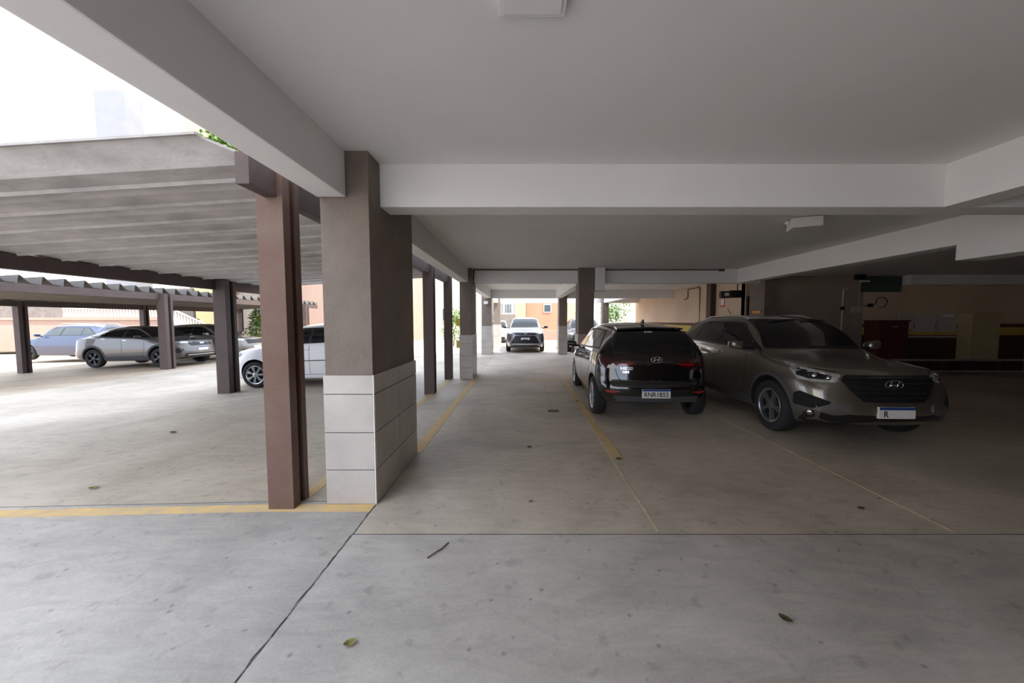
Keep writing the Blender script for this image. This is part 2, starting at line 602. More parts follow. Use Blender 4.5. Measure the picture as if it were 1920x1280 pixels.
# ------------------------------------------------------------------ walls on the right
tag(box('wall_right', 6.6, 6.78, 10.8, 21.3, 0, ZC, M['wallband']), kind='structure')
tag(box('wall_back', 6.6, 10.12, 10.82, 11.0, 0, ZC, M['dull']), kind='structure')
tag(box('wall_back', 10.12, 15.2, 10.82, 11.0, 0, ZC, M['wallband']), kind='structure')
tag(box('wall_east', 15, 15.2, YB, 11, 0, ZC, M['brown']), kind='structure')
tag(box('wall_rear', 0.2, 15.2, YB - .2, YB, 0, ZC, M['brown']), kind='structure')
d1 = root('door_1', (7.0, 10.8, 0))
tag(d1, kind='structure')
box('door_panel', 6.66, 7.40, 10.77, 10.80, .01, 2.14, M['darkbrown'], d1, .004)
box('door_frame', 6.62, 6.67, 10.74, 10.82, 0, 2.2, M['darkbrown'], d1, .004)
box('door_frame', 7.40, 7.45, 10.74, 10.82, 0, 2.2, M['darkbrown'], d1, .004)
box('door_frame', 6.67, 7.40, 10.74, 10.82, 2.14, 2.2, M['darkbrown'], d1, .004)
tube('door_handle', [(7.32, 10.77, 1.05), (7.32, 10.71, 1.05), (7.24, 10.71, 1.05)], .01, M['steel'], d1)
tag(box('trim_1', 6.42, 6.6, 12.45, 12.75, 0, ZC, M['darkbrown'], None, .005), kind='structure')


# ------------------------------------------------------------------ canopies
def h_post(name, x0, x1, y0, y1, z0, z1, parent, m):
    """post with a deep slot down each side (two flanges joined by a web)"""
    d = (y1 - y0)
    a, b = y0 + d * .42, y0 + d * .74
    wx = (x1 - x0) * .42
    pts = [(x0, y0), (x1, y0), (x1, a), (x1 - wx, a), (x1 - wx, b), (x1, b), (x1, y1), (x0, y1), (x0, b), (x0 + wx, b), (x0 + wx, a), (x0, a)]
    return prism(name, pts, 'z', z0, z1, m, parent, parent.location)


PITCH, RIDGE = 0.457, 0.19


def sheet_mesh(length, slope, m_, name='roof_sheet', first=False):
    """one channel of a folded fibre-cement roof: gentle flank, flat trough, steep flank; runs along -x and falls with slope"""
    prof = [(-.02, RIDGE * .97), (.012, RIDGE), (.03, RIDGE * .93), (.17, .035), (.20, .012), (.30, .006), (.38, -.004), (.395, -.03), (.403, -.03), (.412, .0), (.438, RIDGE * .9), (.458, RIDGE * .99)]
    nx = 7
    V, F = [], []
    npf = len(prof)
    for layer in (0, 1):
        for i in range(nx + 1):
            x = -length * i / nx
            for j, (py, pz) in enumerate(prof):
                if first and j < 3:
                    pz *= .72
                    x = -length * i / nx - (.34 if i == 0 else 0)
                elif first:
                    x = -length * i / nx - (.10 if i == 0 and j == 3 else 0)
                V.append((x, py, pz + slope * x + (0.018 if layer else 0)))
    def idx(l, i, j):
        return l * (nx + 1) * npf + i * npf + j
    for i in range(nx):
        for j in range(npf - 1):
            F.append([idx(0, i, j), idx(0, i, j + 1), idx(0, i + 1, j + 1), idx(0, i + 1, j)])
            F.append([idx(1, i, j), idx(1, i + 1, j), idx(1, i + 1, j + 1), idx(1, i, j + 1)])
    for j in range(npf - 1):
        F.append([idx(0, 0, j), idx(1, 0, j), idx(1, 0, j + 1), idx(0, 0, j + 1)])
        F.append([idx(0, nx, j), idx(0, nx, j + 1), idx(1, nx, j + 1), idx(1, nx, j)])
    for i in range(nx):
        F.append([idx(0, i, 0), idx(0, i + 1, 0), idx(1, i + 1, 0), idx(1, i, 0)])
        F.append([idx(0, i, npf - 1), idx(1, i, npf - 1), idx(1, i + 1, npf - 1), idx(0, i + 1, npf - 1)])
    me = bpy.data.meshes.new(name)
    me.from_pydata(V, [], F)
    me.materials.append(m_)
    return me


def canopy(label, xr, xl, zr, slope, y0, nsheets, posts_r, posts_l, xover, beam_start, pm, zbeam_l):
    c = root('carport_canopy', (xr, y0, gz(xr)))
    tag(c, label, 'canopy')
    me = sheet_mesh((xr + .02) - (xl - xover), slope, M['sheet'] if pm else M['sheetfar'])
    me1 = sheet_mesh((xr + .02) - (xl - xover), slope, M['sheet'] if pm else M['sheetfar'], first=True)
    for k in range(nsheets):
        o = bpy.data.objects.new('roof_sheet', me if k else me1)
        COL.objects.link(o)
        o.parent = c
        o.location = (.02, k * PITCH, zr - gz(xr) + (.006 if k % 2 else 0))
    yend = y0 + nsheets * PITCH
    box('edge_beam', xr - .05, xr + .045, beam_start, yend - .05, zr - .22, zr - .005, M['postdark'], c, .004)
    zl = zr + slope * (xl - xr)
    box('edge_beam', xl - .06, xl + .06, y0 + .1, yend - .1, zl - .205, zl - .004, M['postdark'], c, .004)
    for (x0, x1, ya, yb2) in posts_r:
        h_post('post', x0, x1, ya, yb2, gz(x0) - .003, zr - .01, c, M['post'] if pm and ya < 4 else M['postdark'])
    for (x0, x1, ya, yb2) in posts_l:
        h_post('post', x0, x1, ya, yb2, gz(x0) - .003, zl - .01, c, M['postdark'])
    return c


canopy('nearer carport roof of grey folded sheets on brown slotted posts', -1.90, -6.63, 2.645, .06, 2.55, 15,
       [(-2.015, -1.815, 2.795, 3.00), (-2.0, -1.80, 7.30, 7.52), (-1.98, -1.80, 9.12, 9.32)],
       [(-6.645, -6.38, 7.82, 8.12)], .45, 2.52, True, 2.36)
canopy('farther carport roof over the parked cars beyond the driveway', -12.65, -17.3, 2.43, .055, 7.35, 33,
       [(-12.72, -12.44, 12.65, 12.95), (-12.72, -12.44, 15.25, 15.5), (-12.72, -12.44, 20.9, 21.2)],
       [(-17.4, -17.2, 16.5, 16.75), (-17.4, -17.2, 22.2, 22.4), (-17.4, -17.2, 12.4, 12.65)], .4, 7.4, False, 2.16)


pr_ = root('brown_post', (-1.9, 14.1, 0))
tag(pr_, 'slim dark brown slotted post between the second and third tiled columns', 'post')
h_post('post_shaft', -2.0, -1.82, 14.0, 14.22, -.003, 2.46, pr_, M['postdark'])
box('cap_plate', -2.02, -1.80, 13.98, 14.24, 2.46, 2.48, M['postdark'], pr_)


# ------------------------------------------------------------------ cars
def pchip(pts):
    xs = np.array([p[0] for p in pts], float)
    ys = np.array([p[1] for p in pts], float)
    h = np.diff(xs)
    d = np.diff(ys) / h
    m = np.zeros(len(xs))
    m[0], m[-1] = d[0], d[-1]
    for i in range(1, len(xs) - 1):
        if d[i - 1] * d[i] <= 0:
            m[i] = 0
        else:
            w1, w2 = 2 * h[i] + h[i - 1], h[i] + 2 * h[i - 1]
            m[i] = (w1 + w2) / (w1 / d[i - 1] + w2 / d[i])

    def f(x):
        x = np.clip(np.asarray(x, float), xs[0], xs[-1])
        i = np.clip(np.searchsorted(xs, x) - 1, 0, len(xs) - 2)
        t = (x - xs[i]) / h[i]
        return ((2 * t**3 - 3 * t**2 + 1) * ys[i] + (t**3 - 2 * t**2 + t) * h[i] * m[i] + (-2 * t**3 + 3 * t**2) * ys[i + 1] + (t**3 - t**2) * h[i] * m[i + 1])
    return f


def catmull(P, k):
    P = np.array(P, float)
    n = len(P)
    out = []
    for i in range(n - 1):
        p0, p1, p2, p3 = P[max(i - 1, 0)], P[i], P[i + 1], P[min(i + 2, n - 1)]
        for t in np.arange(k) / k:
            out.append(.5 * ((2 * p1) + (p2 - p0) * t + (2 * p0 - 5 * p1 + 4 * p2 - p3) * t * t + (3 * p1 - p0 - 3 * p2 + p3) * t**3))
    out.append(P[-1])
    return np.array(out)


class Car:
    def __init__(self, sp):
        self.sp = sp
        L, W = sp['L'], sp['W']
        self.hw = W / 2
        self.xf = sp['wb'] / 2 + sp['fo']
        hw = self.hw
        zt, zs, w, we, zb, dz = (pchip(sp[k]) for k in ('zt', 'zs', 'w', 'we', 'zb', 'dz'))
        st = np.unique(np.round(np.concatenate([np.linspace(0, .35, 12), np.linspace(.35, L - .35, 58), np.linspace(L - .35, L, 12)]), 4))
        rings = []
        zw = sp.get('zw', .62)
        for s in st:
            T, w_, b = float(zt(s)), float(w(s)) * hw, float(zb(s))
            E = T - float(dz(s))
            sh = min(float(zs(s)), E - .025)
            wS = w_ * sp.get('tum', .95)
            wE = min(float(we(s)) * hw, wS - .03)
            mz = min(zw, sh - .08)
            P = [(0, b), (.72 * w_, b), (.90 * w_, b + .012), (.955 * w_, b + .09), (.985 * w_, b + (mz - b) * .55), (w_, mz), (.988 * w_, mz + (sh - mz) * .6),
                 (wS + .008, sh - .022), (wS - .006, sh + .004), ((wS + wE) / 2 + .012 * min(1, (E - sh) / .3), (sh + E) / 2), (wE + .006, E - .02), (wE - .03, E + (T - E) * .30),
                 (wE * .62, E + (T - E) * .80), (0, T)]
            rings.append(catmull(P, 3))
        rings = np.array(rings)
        n, Mh = rings.shape[0], rings.shape[1]
        full = np.concatenate([rings, (rings * np.array([-1, 1]))[:, Mh - 2:0:-1, :]], axis=1)
        K = full.shape[1]
        V, F, MI = [], [], []
        for i, s in enumerate(st):
            for y_, z_ in full[i]:
                V.append((s, y_, z_))
        bottom = set(range(0, 6)) | set(range(K - 6, K))
        for i in range(n - 1):
            for j in range(K):
                F.append([i * K + j, i * K + (j + 1) % K, (i + 1) * K + (j + 1) % K, (i + 1) * K + j])
                MI.append(1 if j in bottom else 0)
        for end in (0, n - 1):
            ctr = np.array([0.0, (full[end][0][1] + full[end][Mh - 1][1]) / 2])
            prev = [end * K + j for j in range(K)]
            for k in range(1, 7):
                f_ = 1 - k / 7
                cur = []
                for j in range(K):
                    q = ctr + (full[end][j] - ctr) * f_
                    cur.append(len(V))
                    V.append((st[end], q[0], q[1]))
                for j in range(K):
                    a, b2, c2, d2 = prev[j], prev[(j + 1) % K], cur[(j + 1) % K], cur[j]
                    F.append([a, d2, c2, b2] if end == 0 else [a, b2, c2, d2])
                    MI.append(0)
                prev = cur
            V.append((st[end], ctr[0], ctr[1]))
            for j in range(K):
                a, b2 = prev[j], prev[(j + 1) % K]
                F.append([a, len(V) - 1, b2] if end == 0 else [a, b2, len(V) - 1])
                MI.append(0)
        V = np.array(V)
        s = V[:, 0].copy()
        yy = np.abs(V[:, 1]) / hw
        pf, pr = pchip(sp['nose']), pchip(sp['tail'])
        ff = np.clip(1 - s / .7, 0, 1) ** 2
        fr = np.clip(1 - (L - s) / .7, 0, 1) ** 2
        s = s + pf(V[:, 2]) * ff - pr(V[:, 2]) * fr
        gf = np.clip(1 - V[:, 0] / 1.0, 0, 1) ** 2
        gr = np.clip(1 - (L - V[:, 0]) / 1.0, 0, 1) ** 2
        s = s + sp.get('bf', .30) * yy**2.4 * gf - sp.get('br', .22) * yy**2.6 * gr
        V[:, 0] = self.xf - s
        self.V, self.F, self.MI = V, F, MI
        self.bvh = BVHTree.FromPolygons([Vector(v) for v in V], F)

    def build(self, name, paint, loc, yaw, label, cat='car', pitch=0.0):
        sp = self.sp
        self.root = r = root(name, loc)
        r.rotation_euler = (0, pitch, yaw)
        tag(r, label, cat)
        me = bpy.data.meshes.new('body')
        me.from_pydata([tuple(v) for v in self.V], [], self.F)
        me.materials.append(paint)
        me.materials.append(M['well'])
        me.polygons.foreach_set('material_index', self.MI)
        ob = bpy.data.objects.new('body', me)
        COL.objects.link(ob)
        # wheel arch cutters
        bm = bmesh.new()
        rw = sp['rw']
        for sx in (1, -1):
            for sy in (1, -1):
                cx = sx * sp['wb'] / 2
                y0, y1 = self.hw - .30, self.hw + .15
                ra = rw + sp.get('arch', .05)
                ringa, ringb = [], []
                for k in range(40):
                    a = 2 * math.pi * k / 40
                    ringa.append(bm.verts.new((cx + ra * math.cos(a), sy * y0, rw + .01 + ra * math.sin(a))))
                    ringb.append(bm.verts.new((cx + ra * math.cos(a), sy * y1, rw + .01 + ra * math.sin(a))))
                for k in range(40):
                    bm.faces.new((ringa[k], ringa[(k + 1) % 40], ringb[(k + 1) % 40], ringb[k]))
                bm.faces.new(ringa)
                bm.faces.new(ringb)
        bmesh.ops.recalc_face_normals(bm, faces=bm.faces)
        for f_ in bm.faces:
            f_.material_index = 1
        cm = bpy.data.meshes.new('cut')
        bm.to_mesh(cm)
        bm.free()
        cm.materials.append(paint)
        cm.materials.append(M['well'])
        co = bpy.data.objects.new('cut', cm)
        COL.objects.link(co)
        md = ob.modifiers.new('b', 'BOOLEAN')
        md.operation = 'DIFFERENCE'
        md.solver = 'EXACT'
        md.object = co
        dg = bpy.context.evaluated_depsgraph_get()
        m2 = bpy.data.meshes.new_from_object(ob.evaluated_get(dg))
        ob.modifiers.clear()
        ob.data = m2
        bpy.data.objects.remove(co)
        bpy.data.meshes.remove(me)
        m2.name = 'body'
        m2.polygons.foreach_set('use_smooth', [True] * len(m2.polygons))
        m2.set_sharp_from_angle(angle=R(38))
        ob.parent = r
        self.body = ob
        return r

    def cast(self, p, n):
        h, nn, _, _ = self.bvh.ray_cast(Vector(p) + Vector(n) * 5, -Vector(n), 12)
        if h is None:
            h, nn, _, _ = self.bvh.find_nearest(Vector(p))
        if nn.dot(Vector(n)) < 0:
            nn = -nn
        return h, nn

    def patch(self, name, poly, n, m, off=.004, grid=.07, rnd=.0, both=False, parent=None, depth=.008, label=None):
        out = []
        for sgn in ((1, -1) if both else (1,)):
            P = [Vector((a, b * sgn, c)) for a, b, c in poly]
            nv = Vector((n[0], n[1] * sgn, n[2])).normalized()
            t1 = nv.cross(Vector((0, 0, 1)))
            if t1.length < .1:
                t1 = nv.cross(Vector((0, 1, 0)))
            t1.normalize()
            t2 = nv.cross(t1)
            Q = [(p.dot(t1), p.dot(t2)) for p in P]
            base = sum((p.dot(nv) for p in P)) / len(P)
            if rnd > 0:
                q2 = []
                k = len(Q)
                for i in range(k):
                    a, b, c = Vector(Q[i - 1]), Vector(Q[i]), Vector(Q[(i + 1) % k])
                    ra = min(rnd, (a - b).length * .45)
                    rc = min(rnd, (c - b).length * .45)
                    u, v = b + (a - b).normalized() * ra, b + (c - b).normalized() * rc
                    for t in (0, .33, .67, 1):
                        q2.append(tuple((1 - t) ** 2 * u + 2 * t * (1 - t) * b + t * t * v))
                Q = q2
            bm = bmesh.new()
            bm.faces.new([bm.verts.new((q[0], q[1], 0)) for q in Q])
            bmesh.ops.triangulate(bm, faces=bm.faces[:])
            us = [q[0] for q in Q]
            vs = [q[1] for q in Q]
            for ax, lo, hi in ((0, min(us), max(us)), (1, min(vs), max(vs))):
                g = math.ceil(lo / grid) * grid
                while g < hi:
                    co = Vector((g, 0, 0)) if ax == 0 else Vector((0, g, 0))
                    no = Vector((1, 0, 0)) if ax == 0 else Vector((0, 1, 0))
                    bmesh.ops.bisect_plane(bm, geom=bm.verts[:] + bm.edges[:] + bm.faces[:], dist=1e-5, plane_co=co, plane_no=no)
                    g += grid
            bedges = [e for e in bm.edges if e.is_boundary]
            nor = {}
            for v in bm.verts:
                p = t1 * v.co.x + t2 * v.co.y + nv * base
                h, nn = self.cast(p, nv)
                v.co = h + nn * off
                nor[v] = nn
            ret = bmesh.ops.extrude_edge_only(bm, edges=bedges)
            for v in ret['geom']:
                if isinstance(v, bmesh.types.BMVert):
                    _, nn, _, _ = self.bvh.find_nearest(v.co)
                    d = nn if nn.dot(nv) > 0 else -nn
                    v.co = v.co - d * depth
            o = bm_obj(name, bm, m, parent or self.root, smooth=True, sharp=45)
            # keep the outside facing out
            if label:
                tag(o, label)
            out.append(o)
        return out

    def seam(self, name, line, n, m=None, w=.008, off=.0015, both=True):
        """thin dark gap lines between panels"""
        for sgn in ((1, -1) if both else (1,)):
            nv = Vector((n[0], n[1] * sgn, n[2])).normalized()
            P = [Vector((a, b * sgn, c)) for a, b, c in line]
            D = []
            for a, b in zip(P[:-1], P[1:]):
                k = max(1, int((b - a).length / .05))
                D += [a.lerp(b, t / k) for t in range(k)]
            D.append(P[-1])
            bm = bmesh.new()
            prev = None
            for i, p in enumerate(D):
                d = (D[min(i + 1, len(D) - 1)] - D[max(i - 1, 0)]).normalized()
                sd = d.cross(nv).normalized() * w / 2
                row = []
                for q in (p - sd, p + sd):
                    h, nn = self.cast(q, nv)
                    row.append(bm.verts.new(h + nn * off))
                if prev:
                    bm.faces.new((prev[0], prev[1], row[1], row[0]))
                prev = row
            bm_obj(name, bm, m or M['seam'], self.root)

    def arch_trim(self, m, width=.06, both=True):
        sp = self.sp
        rw = sp['rw'] + sp.get('arch', .05)
        for sx in (1, -1):
            cx = sx * sp['wb'] / 2
            N = 18
            for sgn in (1, -1):
                bm = bmesh.new()
                prev = None
                for i in range(N + 1):
                    a = R(-16) + R(212) * i / N
                    row = []
                    for k, rr in enumerate((rw + .001, rw + width * .5, rw + width)):
                        p = Vector((cx + rr * math.cos(a), sgn * self.hw, sp['rw'] + .01 + rr * math.sin(a)))
                        h, nn = self.cast(p, Vector((0, sgn, 0)))
                        row.append(bm.verts.new(h + nn * (.012 if k < 2 else .002)))
                    if prev:
                        for k in range(2):
                            bm.faces.new((prev[k], prev[k + 1], row[k + 1], row[k]))
                    prev = row
                bm_obj('wheel_arch_trim', bm, m, self.root, smooth=True)

    def wheels(self, rim_m, spokes=10, dual=False, rimr=None):
        sp = self.sp
        rw, tw = sp['rw'], sp.get('tw', .2)
        rr = rimr or rw - .105
        h = tw / 2
        bm = bmesh.new()
        bm_lathe(bm, [(rr - .01, -h + .02), (rr + .012, -h), (rw - .035, -h - .004), (rw - .01, -h + .012), (rw, -h + .045), (rw, h - .045), (rw - .01, h - .012), (rw - .035, h + .004),
                      (rr + .012, h), (rr - .01, h - .02)], 44)
        bmesh.ops.recalc_face_normals(bm, faces=bm.faces)
        tm = bpy.data.meshes.new('wheel')
        bm.to_mesh(tm)
        bm.free()
        tm.materials.append(M['rubber'])
        tm.polygons.foreach_set('use_smooth', [True] * len(tm.polygons))
        tm.set_sharp_from_angle(angle=R(50))
        bm = bmesh.new()
        ro = rr + .004
        bm_lathe(bm, [(ro - .02, h - .06), (ro - .022, h - .012), (ro - .006, h - .002), (ro, h - .006), (ro, h - .03)], 44)
        for k in range(spokes):
            a0 = 2 * math.pi * k / spokes
            for off in ((-.10, .10) if dual else (0,)):
                a = a0 + off * (1.0 if dual else 0)
                wi, wo = (.020, .026) if dual else (.026, .042 * 10 / spokes * (rr / .2))
                ca, sa = math.cos(a), math.sin(a)
                q = []
                for r_, wd, yt, yb_ in ((.045, wi, h - .018, h - .06), (rr * .6, (wi + wo) / 2, h - .012, h - .05), (ro - .012, wo, h - .012, h - .045)):
                    for sgn in (-1, 1):
                        q.append(((r_ * ca - sgn * wd * sa * .5), yt, (r_ * sa + sgn * wd * ca * .5)))
                        q.append(((r_ * ca - sgn * wd * sa * .62), yb_, (r_ * sa + sgn * wd * ca * .62)))
                bv = [bm.verts.new(c) for c in q]
                for i in (0, 4):
                    bm.faces.new((bv[i], bv[i + 2], bv[i + 6], bv[i + 4]))
                    bm.faces.new((bv[i], bv[i + 4], bv[i + 5], bv[i + 1]))
                    bm.faces.new((bv[i + 2], bv[i + 3], bv[i + 7], bv[i + 6]))
        bmesh.ops.recalc_face_normals(bm, faces=bm.faces)
        rm = bpy.data.meshes.new('rim')
        bm.to_mesh(rm)
        bm.free()
        rm.materials.append(rim_m)
        bm = bmesh.new()
        rg = bm_lathe(bm, [(ro - .004, h - .075), (.075, h - .068), (.05, h - .05)], 30)
        bm.faces.new(rg[-1])
        bmesh.ops.recalc_face_normals(bm, faces=bm.faces)
        dm = bpy.data.meshes.new('brake_disc')
        bm.to_mesh(dm)
        bm.free()
        dm.materials.append(M['well'])
        bm = bmesh.new()
        rg = bm_lathe(bm, [(.062, h - .05), (.06, h - .012), (.03, h - .006)], 20)
        bm.faces.new(rg[-1])
        bmesh.ops.recalc_face_normals(bm, faces=bm.faces)
        hm = bpy.data.meshes.new('hub_cap')
        bm.to_mesh(hm)
        bm.free()
        hm.materials.append(rim_m)
        for sx in (1, -1):
            for sy in (1, -1):
                w_ = bpy.data.objects.new('wheel', tm)
                COL.objects.link(w_)
                w_.parent = self.root
                w_.location = (sx * sp['wb'] / 2, sy * (self.hw - h - .012), rw)
                w_.rotation_euler = (0, random.uniform(0, 1), 0 if sy > 0 else math.pi)
                for nm, mm in (('rim', rm), ('brake_disc', dm), ('hub_cap', hm)):
                    x = bpy.data.objects.new(nm, mm)
                    COL.objects.link(x)
                    x.parent = w_

    def mirrors(self, x, z, m, yo=.10):
        for sgn in (1, -1):
            bm = bmesh.new()
            bmesh.ops.create_uvsphere(bm, u_segments=16, v_segments=10, radius=1)
            for v in bm.verts:
                c = v.co
                e = Vector([math.copysign(abs(t) ** .6, t) for t in c])
                v.co = Vector((x + e.x * .065 - .03 * e.y * e.y, sgn * (self.hw + yo) + e.y * .105, z + e.z * .062 + .012 * e.y * sgn))
            o = bm_obj('side_mirror', bm, m, self.root, smooth=True)
            bm = bmesh.new()
            bm_tube(bm, [(x + .01, sgn * (self.hw - .09), z - .05), (x + .01, sgn * (self.hw + yo - .05), z - .045)], .022, 8)
            bm_obj('mirror_arm', bm, M['black'], o)

    def handle(self, x, z, m):
        for sgn in (1, -1):
            h, nn = self.cast((x, sgn * self.hw, z), (0, sgn, 0))
            bm = bmesh.new()
            bm_box(bm, x - .09, x + .09, h.y - .012, h.y + .028, z - .013, z + .013, .008)
            bm_obj('door_handle', bm, m, self.root, smooth=True)

    def plate(self, front, z, txt=None, m=None, yc=0.0, off=.03, tsize=.095):
        n = Vector((1 if front else -1, 0, 0))
        h = max((self.cast((0, yc + dy, z), n)[0].x * n.x for dy in (-.2, 0, .2))) * n.x
        px = h + n.x * (.008)
        bm = bmesh.new()
        a, b = sorted((px - n.x * off, px + n.x * .004))
        bm_box(bm, a, b, yc - .2, yc + .2, z - .065, z + .065, .002)
        o = bm_obj('license_plate', bm, M['plate'], self.root)
        bm = bmesh.new()
        a, b = sorted((px + n.x * .003, px + n.x * .0055))
        bm_box(bm, a, b, yc - .198, yc + .198, z + .034, z + .064)
        bm_obj('plate_strip', bm, M['plateblue'], o)
        if txt:
            rot = Matrix.Rotation(R(90) * n.x, 4, 'Z') @ Matrix.Rotation(R(90), 4, 'X')
            text_obj('plate_text', txt, tsize, M['ink'], o, Matrix.Translation((px + n.x * .0055, yc, z - .017)) @ rot, .0006, .0016, .92)
        return o

    def emblem_oval(self, x_dir, z, rx, rz, slant=.25):
        """chrome oval ring with a slanted letter H inside"""
        n = Vector((x_dir, 0, 0))
        h, _ = self.cast((0, 0, z), n)
        px = h.x + x_dir * .012
        bm = bmesh.new()
        N = 36
        ring = [(px, rx * math.cos(2 * math.pi * k / N), z + rz * math.sin(2 * math.pi * k / N)) for k in range(N + 1)]
        bm_tube(bm, ring, rz * .10, 6, False)
        def bar(p, q, w_):
            bm_tube(bm, [(px, p[0], z + p[1]), (px, q[0], z + q[1])], w_, 6)
        sgn = 1 if x_dir > 0 else -1
        for c in (-.42, .42):
            bar((sgn * (c * rx - slant * rx * .6), -rz * .80), (sgn * (c * rx + slant * rx * .6), rz * .80), rz * .14)
        bar((-sgn * .42 * rx, -rz * .18), (sgn * .42 * rx, rz * .18), rz * .12)
        return bm_obj('emblem', bm, M['chrome'], self.root, smooth=True)

    def text(self, s, front, y, z, size, m, name='badge', off=.008, sx=1.0):
        n = 1 if front else -1
        h, nn = self.cast((0, y, z), (n, 0, 0))
        ax = Vector((0, 0, 1)).cross(nn).normalized()
        rot = Matrix((ax, nn.cross(ax), nn)).transposed().to_4x4()
        return text_obj(name, s, size, m, self.root, Matrix.Translation(h + nn * off) @ rot, .001, .001, sx)

    def x2(self, s):
        return self.xf - s


def hatch_spec(L=3.94, W=1.72, H=1.47, wb=2.53, fo=.80, rw=.30, hood=.93, nose=.74, belt=.93, belt2=1.0, tailz=.98, gc=.20, tip=.02, rear_rake=.33, arch=.05, cowl=1.0, tum=.95):
    return dict(L=L, W=W, wb=wb, fo=fo, rw=rw, tw=.19, arch=arch, tum=tum,
                zt=[(0, nose - .055), (.03, nose - .018), (.12, nose + .02), (.5, hood - .06), (cowl, hood + .03), (cowl + .38, H - .23), (cowl + .78, H - .045), (cowl + 1.3, H - .003), (L - 1.1, H - .015), (L - .50, H - .075),
                    (L - .40, H - .10), (L - .40 + rear_rake * .55, (H + tailz) / 2 + .04), (L - .07, tailz + .02), (L - .035, tailz - .03), (L, tailz - .06)],
                zs=[(0, nose - .16), (.3, nose - .02), (.9, hood - .05), (1.3, belt), (L - .9, belt2), (L - .2, belt2), (L, tailz - .12)],
                w=[(0, .80), (.15, .89), (.4, .955), (.8, .99), (1.3, 1), (L - .9, 1), (L - .35, .97), (L - .1, .91), (L, .84)],
                we=[(0, .70), (.3, .80), (cowl - .05, .84), (cowl + .4, .74), (cowl + .9, .665), (L - 1.2, .65), (L - .5, .62), (L - .2, .70), (L, .74)],
                zb=[(0, gc + .06), (.3, gc), (.9, gc - .02), (L - .9, gc - .02), (L - .25, gc + .06), (L, gc + .12)],
                dz=[(0, .02), (.3, .035), (cowl, .05), (cowl + .4, .055), (cowl + .9, .085), (L - .6, .085), (L - .3, .05), (L, .03)],
                nose=[(.1, .10), (.3, .03), (.48, .0), (.62, .02), (.8, .07), (1.0, .12)],
                tail=[(.2, .08), (.36, .01), (.52, .0), (.62, .045), (.8, .06), (1.0, .09), (1.4, .1)],
                bf=.30, br=.20)


def common_glass(c, dlo, front_glass, rear_glass, g=None, fr=None):
    """dlo: side window band as list of (x, z); glass panes inside it given separately"""
    g = g or M['glass']
    c.patch('windshield_surround', [(0, y_, z_) for y_, z_ in front_glass[1]], (1, 0, 0), M['black'], .002, .05, .05)
    c.patch('windshield', [(0, y_, z_) for y_, z_ in front_glass[0]], (1, 0, 0), g, .0045, .05, .05)
    c.patch('rear_window', [(0, y_, z_) for y_, z_ in rear_glass], (-1, 0, 0), g, .0045, .06, .06)
    hw = c.hw
    c.patch('window_trim', [(x_, hw, z_) for x_, z_ in dlo[0]], (0, 1, .1), M['black'], .002, .10, .03, both=True)
    for pane in dlo[1:]:
        c.patch('side_window', [(x_, hw, z_) for x_, z_ in pane], (0, 1, .1), g, .0045, .10, .025, both=True)


def std_dlo(c, a0, a1, r1, r0, zb, ztop, p1, p2, third=True):
    X = c.x2
    zb0, zb1 = zb
    zm = lambda s: zb0 + (zb1 - zb0) * (s - a0) / (r0 - a0)
    dlo = [(X(a0), zb0), (X(a1), ztop - .015), (X((a1 + r1) / 2), ztop), (X(r1), ztop - .015), (X(r0), zb1)]
    i = .03
    out = [dlo, [(X(a0 + .10), zm(a0) + i), (X(a1 + .07), ztop - i - .015), (X(p1 - .02), ztop - i), (X(p1 - .02), zm(p1) + i)]]
    if third:
        out.append([(X(p1 + .05), zm(p1) + i), (X(p1 + .05), ztop - i), (X(p2 - .01), ztop - i - .005), (X(p2 + .04), zm(p2) + i)])
        out.append([(X(p2 + .08), zm(p2) + i), (X(p2 + .03), ztop - i - .01), (X(r1 - .01), ztop - i - .02), (X(r0 - .10), zm(r0) + i)])
    else:
        out.append([(X(p1 + .05), zm(p1) + i), (X(p1 + .05), ztop - i), (X(r1 - .02), ztop - i - .015), (X(r0 - .12), zm(r0) + i)])
    return out


def door_seams(c, sA, sB, sC, ztop, zlow, zbelt):
    X = c.x2
    hw = c.hw
    n = (0, 1, .05)
    c.seam('door_gap', [(X(sA), hw, zbelt), (X(sA - .02), hw, .7), (X(sA + .06), hw, zlow)], n)
    c.seam('door_gap', [(X(sB), hw, zbelt), (X(sB), hw, zlow)], n)
    c.seam('door_gap', [(X(sC + .18), hw, zbelt), (X(sC + .12), hw, .75), (X(sC - .10), hw, .52), (X(sC - .15), hw, zlow)], n)
    c.seam('door_gap', [(X(sA + .06), hw, zlow), (X(sC - .15), hw, zlow)], n)


# ---- paints
P_BLACK = mat('black_car_paint', (0.004, 0.004, 0.0045), 0.12, coat=1.0)
P_GREY = mat('bronze_grey_metallic', S(118, 112, 102), 0.33, metal=0.75, coat=1.0)
P_SILVER = mat('silver_metallic', S(96, 92, 90), 0.4, metal=0.35, coat=0.9)
P_WHITE = mat('white_car_paint', S(226, 226, 228), 0.25, coat=0.8)
P_PEARL = mat('pearl_silver_paint', S(138, 141, 147), 0.3, metal=0.3, coat=0.8)
P_BLUE = mat('blue_car_paint', S(42, 52, 80), 0.3, metal=0.2, coat=0.9)
P_DARK = mat('graphite_car_paint', S(82, 80, 78), 0.35, metal=0.5, coat=0.9)
P_BEIGE = mat('warm_grey_car_paint', S(112, 107, 98), 0.35, metal=0.3, coat=0.9)

